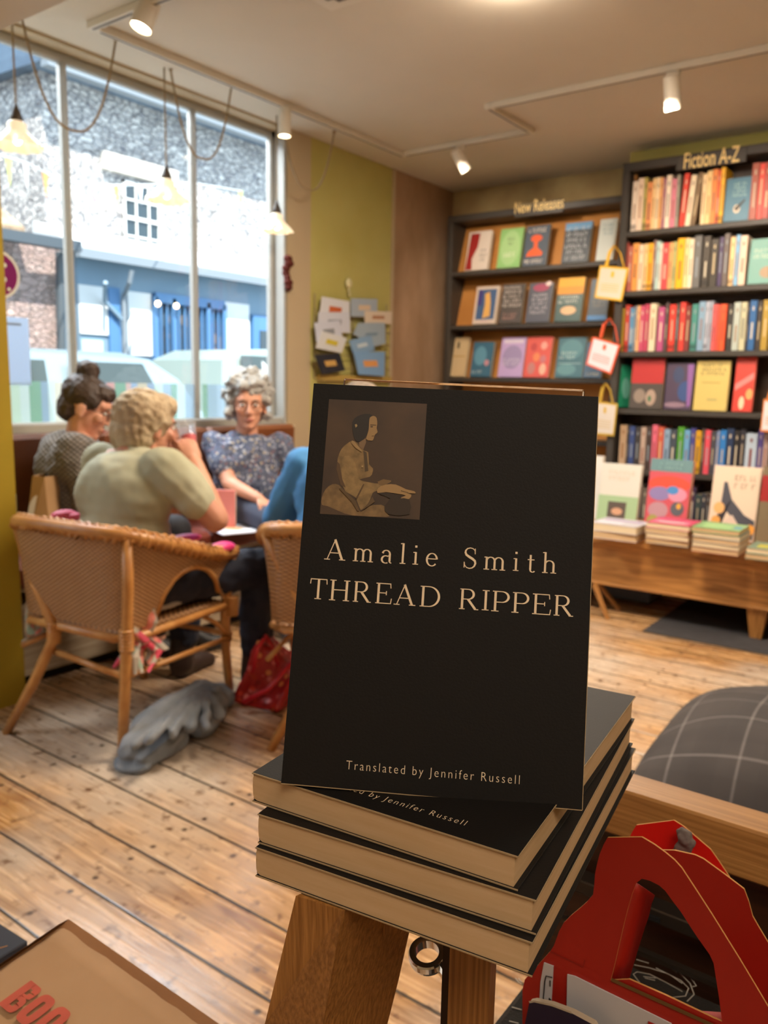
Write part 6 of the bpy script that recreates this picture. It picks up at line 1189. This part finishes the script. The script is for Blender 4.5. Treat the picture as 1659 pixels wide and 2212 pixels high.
def torso(q, pel, chest, nb, f, w, k=1, belly=.0):
    """pelvis, chest and neck base centres; w half shoulder width"""
    r, f2, u, R = fr(f, (Vector(nb)-Vector(pel))); pel, chest, nb = Vector(pel), Vector(chest), Vector(nb)
    q.ell(pel, (w*.82*k, .115*k, .10*k), R, 12); q.ell(pel.lerp(chest, .5)+f2*.01, (w*.74*k+belly, .105*k+belly, .15*k), R, 12); q.ell(chest, (w*.86*k, .115*k, .15*k), R, 12)
    q.ell(nb-u*.07, (w*.92*k, .075*k, .06*k), R, 12); q.cap(nb-u*.055-r*w*.8, .055*k, nb-u*.055+r*w*.8, .055*k); q.cap(nb-u*.05, .08*k, nb, .05*k); return r, f2, u

# --- person in sage green T-shirt, back to us, drinking
t = thing('person', 'seated person with short blond-grey hair in sage green T-shirt drinking from a glass', 'person', (-2.36, 1.78, 0))
pel, ch, nb = Vector((-2.375, 1.700, .52)), Vector((-2.385, 1.735, .80)), Vector((-2.385, 1.785, .965)); f = (-.18, 1, 0); hc = Vector((-2.395, 1.855, 1.035)); hf = (.22, .95, -.14)
shr, shl = Vector((-2.215, 1.79, .905)), Vector((-2.56, 1.76, .90)); el = Vector((-2.105, 1.90, .735)); wr = Vector((-2.245, 1.935, .905)); ell_ = Vector((-2.66, 1.86, .66)); wrl = Vector((-2.52, 2.06, .575))
hipr, hipl = Vector((-2.285, 1.74, .50)), Vector((-2.46, 1.74, .50)); knr, knl = Vector((-2.21, 2.21, .495)), Vector((-2.50, 2.10, .50)); anr, anl = Vector((-2.21, 2.20, .12)), Vector((-2.555, 2.13, .11))
q = MB(); P, R = head(q, hc, hf, 1.0); q.cap(nb-Vector((0, .01, .03)), .062, hc+Vector((0, -.015, -.06)), .055); torso(q, pel, ch, nb, f, .185, .92)
q.chain([shr, el, wr], [.052, .048, .034]); q.chain([shl, ell_, wrl], [.052, .042, .028]); hand(q, wr, (-.42, -.02, .9), (.6, -.3, .1), .95, .55, 1); hand(q, wrl, (.2, .9, -.1), (0, 0, 1), .95, .3, 1)
q.chain([hipr, knr, anr], [.085, .058, .038]); q.chain([hipl, knl, anl], [.085, .058, .038])
q.blob('body', SKINW, t, vox=.0065, smooth=2); eyes(P, R, 1, t)
q = MB(); r_, f_, u_, R_ = fr(hf)
q.ell(P(0, -.028, .040), (.100, .108, .100), R_, 14); q.ell(P(0, -.055, -.02), (.094, .078, .090), R_, 12); q.ell(P(0, -.052, -.075), (.068, .055, .05), R_, 12); q.ell(P(0, .035, .085), (.072, .06, .045), R_, 12)
for sx in (1, -1): q.ell(P(.068*sx, -.02, .035), (.026, .055, .045), R_, 10)
q.blob('hair', mat('blond_grey_hair', '#d2bf9e', .75, .1, 34, '#8b7050', bump=1, bscale=90, stretch=(1, 1, .3)), t, vox=.006, smooth=2, disp=.006, dscale=45)
SAGE = mat('sage_green_jersey', '#b5b399', .85, .5, 5, '#a8a68a', bump=.5, bscale=9)
q = MB(); torso(q, pel+Vector((0, 0, .02)), ch, nb-Vector((0, 0, .015)), f, .205, 1.10, .012); q.chain([shr+Vector((-.02, 0, 0)), shr.lerp(el, .62)], [.080, .070]); q.chain([shl+Vector((.02, 0, 0)), shl.lerp(ell_, .62)], [.080, .070]); q.ell(nb-Vector((0, 0, .065)), (.21, .09, .07)); q.ell(pel+Vector((0, -.01, -.01)), (.185, .15, .07))
q.ell(shr.lerp(el, .68)+Vector((.0, .0, -.01)), (.05, .062, .05))
q.blob('t_shirt', SAGE, t, vox=.008, smooth=3, disp=.012, dscale=7)
NAVY = mat('dark_navy_denim', '#1d2233', .8, .4, 9, '#141827', bump=.3, bscale=40)
q = MB(); q.chain([hipr, knr, anr+Vector((0, 0, .06))], [.10, .076, .062]); q.chain([hipl, knl, anl+Vector((0, 0, .06))], [.10, .076, .062]); q.ell(pel-Vector((0, 0, .01)), (.175, .14, .085)); q.blob('trousers', NAVY, t, vox=.009, smooth=3, disp=.012, dscale=14)
for a_, dx in ((anr, .0), (anl, .02)):
    q = MB(); q.chain([a_+Vector((0, -.01, .05)), a_+Vector((0, -.015, -.055))], [.048, .052]); q.chain([a_+Vector((0, -.02, -.075)), a_+Vector((-dx, .09, -.075)), a_+Vector((-dx, .15, -.085))], [.042, .040, .030])
    q.blob('boot', mat('brown_leather_boot', '#35221a', .55, .3, 10), t, vox=.007, smooth=2)
gp = wr+Vector((-.045, .035, .10)); gl = thing('drinking_glass', 'clear glass held at the mouth of the person in the sage green T-shirt', 'glass', tuple(gp))
MB().lathe(gp-Vector((.02, -.0, .05)), [(.001, .002), (.026, 0), (.028, .004), (.034, .105), (.032, .105), (.026, .010), (.001, .008)], 20, axis=(-.35, .15, .9), cap=False).build('glass_body', glass_mat('tumbler_glass', tint=(.93, .95, .96), frost=.12, fc=(.9, .9, .92)), gl, smooth=True)
MB().lathe(gp-Vector((.019, -.0, .04)), [(.024, 0), (.028, .045)], 16, axis=(-.35, .15, .9)).build('drink', mat('pink_drink', '#c8656a', .2), gl)

# --- woman with dark bun in grey knitted cardigan, on the bench, head bowed
t = thing('person', 'person with dark bun and glasses in grey knitted cardigan bowing her head on the bench', 'person', (-3.1, 2.0, 0))
pel, ch, nb = Vector((-3.08, 1.93, .60)), Vector((-3.08, 1.965, .83)), Vector((-3.05, 2.01, .985)); f = (.45, .9, -.05); hc = Vector((-3.02, 2.03, 1.085)); hf = (.68, .66, -.42)
shr, shl = Vector((-2.93, 1.90, .925)), Vector((-3.20, 2.11, .93)); el = Vector((-2.87, 1.93, .70)); wr = Vector((-2.86, 2.15, .64)); ell_ = Vector((-3.14, 2.22, .72)); wrl = Vector((-2.95, 2.30, .67))
q = MB(); P, R = head(q, hc, hf, 1.06); q.cap(nb-Vector((0, 0, .03)), .062, hc+Vector((-.01, -.02, -.05)), .055); r_, f_, u_ = torso(q, pel, ch, nb, f, .18, .9)
hr, hl = pel+r_*.09+Vector((0, 0, -.02)), pel-r_*.09+Vector((0, 0, -.02)); kr, kl = Vector((-2.76, 2.12, .55)), Vector((-2.80, 2.30, .56)); ar_, al_ = Vector((-2.74, 2.14, .12)), Vector((-2.78, 2.34, .12))
q.chain([shr, el, wr], [.05, .04, .026]); q.chain([shl, ell_, wrl], [.05, .04, .026]); hand(q, wr, (.2, .9, -.1), (.2, 0, 1), .9, .35, 1); hand(q, wrl, (.3, .8, -.1), (0, 0, 1), .9, .35, 1); q.chain([hr, kr, ar_], [.08, .055, .036]); q.chain([hl, kl, al_], [.08, .055, .036])
q.blob('body', SKIN, t, vox=.0065, smooth=2); eyes(P, R, 1.06, t); glasses(P, 1.06, t)
q = MB(); r_, f_, u_, R_ = fr(hf); q.ell(P(0, -.024, .046), (.088, .100, .088), R_, 14); q.ell(P(0, -.055, -.015), (.074, .06, .07), R_, 12); q.ell(P(0, .04, .080), (.062, .05, .036), R_, 10); q.ell(P(.0, -.050, .140), (.048, .048, .040), R_, 12)
for sx in (1, -1): q.ell(P(.062*sx, .0, .035), (.022, .05, .04), R_, 8)
q.blob('hair', mat('dark_brown_hair', '#4a372b', .6, .2, 26, '#2c2019', bump=.6, bscale=70, stretch=(1, 1, .3)), t, vox=.006, smooth=2, disp=.007, dscale=40)
def knit():
    m, nt, bs = nodes('grey_cable_knit'); L = nt.links.new; tc = N(nt, 'TexCoord'); sp = N(nt, 'SeparateXYZ'); L(tc.outputs['Object'], sp.inputs[0]); a = mth(nt, 'SINE', mth(nt, 'MULTIPLY', mth(nt, 'ADD', sp.outputs[0], sp.outputs[1]), 190)); b = mth(nt, 'SINE', mth(nt, 'MULTIPLY', sp.outputs[2], 320)); h = mth(nt, 'MULTIPLY', a, b)
    L(mix(nt, mth(nt, 'ADD', .5, mth(nt, 'MULTIPLY', h, .5)), hexc('#544d48'), hexc('#857d76')), bs.inputs['Base Color']); bs.inputs['Roughness'].default_value = .95
    bp = N(nt, 'Bump'); bp.inputs['Strength'].default_value = .8; bp.inputs['Distance'].default_value = .004; L(h, bp.inputs['Height']); L(bp.outputs[0], bs.inputs['Normal']); return m
q = MB(); torso(q, pel, ch, nb-Vector((0, 0, .02)), f, .20, 1.12, .012); q.chain([shr, el, wr], [.072, .060, .045]); q.chain([shl, ell_, wrl], [.072, .060, .045]); q.blob('cardigan', knit(), t, vox=.009, smooth=3, disp=.014, dscale=12)
q = MB(); q.chain([hr, kr, ar_+Vector((0, 0, .05))], [.095, .07, .05]); q.chain([hl, kl, al_+Vector((0, 0, .05))], [.095, .07, .05]); q.blob('trousers', mat('black_trousers', '#191920', .8), t, vox=.010, smooth=3)
for a_ in (ar_, al_): q = MB(); q.chain([a_+Vector((0, 0, -.03)), a_+Vector((.06, .07, -.08)), a_+Vector((.09, .12, -.085))], [.045, .038, .03]); q.blob('shoe', mat('black_shoe', '#1a1818', .5), t, vox=.008, smooth=2)

# --- older woman with curly grey hair in floral blouse facing us on the bench
t = thing('person', 'smiling person with curly grey hair and glasses in a blue floral blouse facing the camera', 'person', (-3.05, 2.98, 0))
pel, ch, nb = Vector((-3.06, 2.97, .60)), Vector((-3.06, 2.98, .80)), Vector((-3.055, 2.985, .955)); f = (.78, -.62, 0); hc = Vector((-3.035, 2.975, 1.085)); hf = (.74, -.66, -.06)
shr, shl = Vector((-3.10, 2.84, .895)), Vector((-2.98, 3.14, .895)); rr_ = Vector(f).cross(Vector((0, 0, 1))).normalized(); shr = nb+rr_*(.17)+Vector((0, 0, -.06)); shl = nb-rr_*.17+Vector((0, 0, -.06))
el = at(497, 1045, 'x', -2.98); wr = at(560, 1078, 'x', -2.78); ell_ = shl+Vector((.10, .05, -.22)); wrl = Vector((-2.80, 3.02, .62))
q = MB(); P, R = head(q, hc, hf, 1.05); q.cap(nb-Vector((0, 0, .03)), .058, hc+Vector((-.01, 0, -.05)), .05); r_, f_, u_ = torso(q, pel, ch, nb-Vector((0, 0, .02)), f, .155, .88)
hr, hl = pel+r_*.09, pel-r_*.09; kr, kl = Vector((-2.66, 2.78, .55)), Vector((-2.62, 2.98, .55)); ar_, al_ = Vector((-2.66, 2.80, .12)), Vector((-2.60, 3.0, .12))
q.chain([shr-rr_*.01-Vector((0, 0, .015)), el, wr], [.042, .040, .026]); q.chain([shl+rr_*.01-Vector((0, 0, .015)), ell_, wrl], [.042, .040, .026]); hand(q, wr, (.75, .15, -.35), (.3, 0, 1), .9, .3, -1); hand(q, wrl, (.6, -.5, -.3), (0, 0, 1), .9, .3, 1); q.chain([hr, kr, ar_], [.08, .055, .036]); q.chain([hl, kl, al_], [.08, .055, .036])
q.blob('body', SKIN, t, vox=.0065, smooth=2); eyes(P, R, 1.05, t); glasses(P, 1.05, t, '#8a6a58')
q = MB(); r_, f_, u_, R_ = fr(hf); q.ell(P(0, -.035, .060), (.105, .105, .100), R_, 14); q.ell(P(0, -.065, -.01), (.098, .075, .085), R_, 12); q.ell(P(0, .035, .105), (.080, .055, .042), R_, 12)
random.seed(9)
for k in range(60):
    a = random.uniform(0, 2*pi); b = random.uniform(-.3, 1.4); x, y, z = .108*cos(a)*cos(b), .108*sin(a)*cos(b)-.03, .065+.10*sin(b)
    if y > .05 and z < .09: continue
    q.ell(P(x, y, z), random.uniform(.018, .028), None, 5)
for sx in (1, -1):
    for k in range(6): q.ell(P(.088*sx, random.uniform(-.05, .03), random.uniform(-.05, .06)), .026, None, 6)
q.blob('hair', mat('curly_grey_hair', '#c2c1bd', .85, .1, 26, '#8e8c88', bump=.9, bscale=50), t, vox=.007, smooth=1, disp=.024, dscale=30)
BLO = spots_mat('blue_floral_fabric', '#565e74', ['#8e94a8', '#3a415a', '#a8a090', '#6a7290', '#7a5f68', '#b0b4c0'], 62, .85, .5)
q = MB(); torso(q, pel, ch, nb-Vector((0, 0, .03)), f, .19, 1.08, .015); q.chain([shr, shr.lerp(el, .62)], [.064, .060]); q.chain([shl, shl.lerp(ell_, .62)], [.064, .060]); q.ell(nb-Vector((0, 0, .075)), (.17, .10, .06), fr(f)[3]); q.blob('blouse', BLO, t, vox=.008, smooth=3, disp=.012, dscale=13)
q = MB(); q.chain([hr, kr, ar_+Vector((0, 0, .05))], [.095, .07, .05]); q.chain([hl, kl, al_+Vector((0, 0, .05))], [.095, .07, .05]); q.ell(pel, (.14, .14, .09)); q.blob('trousers', mat('slate_blue_trousers', '#3f4558', .8), t, vox=.010, smooth=3)
for a_ in (ar_, al_): q = MB(); q.chain([a_+Vector((0, 0, -.03)), a_+Vector((.09, -.04, -.08)), a_+Vector((.14, -.07, -.085))], [.045, .038, .03]); q.blob('shoe', mat('navy_shoe', '#2a3044', .5), t, vox=.008, smooth=2)

# --- person in bright blue, almost all behind the upright book
t = thing('person', 'person in bright blue shirt and cream trousers mostly hidden behind the upright black book', 'person', (-1.8, 2.26, 0))
F3 = Vector((-.59, .81, 0)); R3 = Vector((.81, .59, 0)); c0 = Vector((-1.80, 2.25, 0))
def W3(a, b, z): v = c0+R3*a+F3*b; v.z = z; return v
pel, ch, nb = W3(0, -.06, .53), W3(.0, .03, .80), W3(.02, .10, .96); hc = W3(.04, .16, 1.08)
shr, shl = W3(.19, .08, .90), W3(-.16, .08, .90); el, wr = W3(.26, .22, .70), W3(.16, .42, .64); ell_, wrl = W3(-.26, .16, .70), W3(-.14, .40, .64); hr, hl = W3(.09, 0, .51), W3(-.09, 0, .51); kr, kl = W3(.12, .42, .52), W3(-.16, .40, .52); ar_, al_ = W3(.12, .42, .12), W3(-.17, .42, .12)
q = MB(); P, R = head(q, hc, F3, 1); q.cap(nb-Vector((0, 0, .03)), .062, hc+Vector((0, 0, -.06)), .055); torso(q, pel, ch, nb, F3, .185, .92); q.chain([shr, el, wr], [.055, .042, .028]); q.chain([shl, ell_, wrl], [.055, .042, .028]); hand(q, wr, F3, (0, 0, 1), .95, .3, 1); hand(q, wrl, F3, (0, 0, 1), .95, .3, -1)
q.chain([hr, kr, ar_], [.085, .058, .038]); q.chain([hl, kl, al_], [.085, .058, .038]); q.blob('body', SKIN, t, vox=.008, smooth=2); eyes(P, R, 1, t)
q = MB(); r_, f_, u_, R_ = fr(F3); q.ell(P(0, -.026, .045), (.09, .10, .09), R_, 12); q.ell(P(0, -.055, -.02), (.08, .065, .085), R_, 12); q.blob('hair', mat('grey_brown_hair', '#8a7a6a', .8, .2, 24, '#5a4c40'), t, vox=.009, smooth=1, disp=.02, dscale=22)
q = MB(); torso(q, pel+Vector((0, 0, .02)), ch, nb-Vector((0, 0, .015)), F3, .205, 1.12, .015); q.chain([shr, el, wr], [.076, .066, .05]); q.chain([shl, ell_, wrl], [.076, .066, .05]); q.blob('shirt', mat('bright_blue_cotton', '#4a90c8', .8, .3, 7, '#3c78b0', bump=.4, bscale=12), t, vox=.009, smooth=3, disp=.010, dscale=9)
q = MB(); q.chain([hr, kr, ar_+Vector((0, 0, .03))], [.10, .078, .066]); q.chain([hl, kl, al_+Vector((0, 0, .03))], [.10, .078, .066]); q.ell(pel-Vector((0, 0, .01)), (.15, .15, .085)); q.blob('trousers', mat('cream_linen', '#d2bfa4', .85), t, vox=.010, smooth=3, disp=.012, dscale=13)
for a_ in (ar_, al_): q = MB(); q.chain([a_+Vector((0, 0, -.04)), a_+F3*.08+Vector((0, 0, -.08)), a_+F3*.14+Vector((0, 0, -.085))], [.045, .038, .03]); q.blob('shoe', mat('grey_suede', '#6a625c', .8), t, vox=.008, smooth=2)
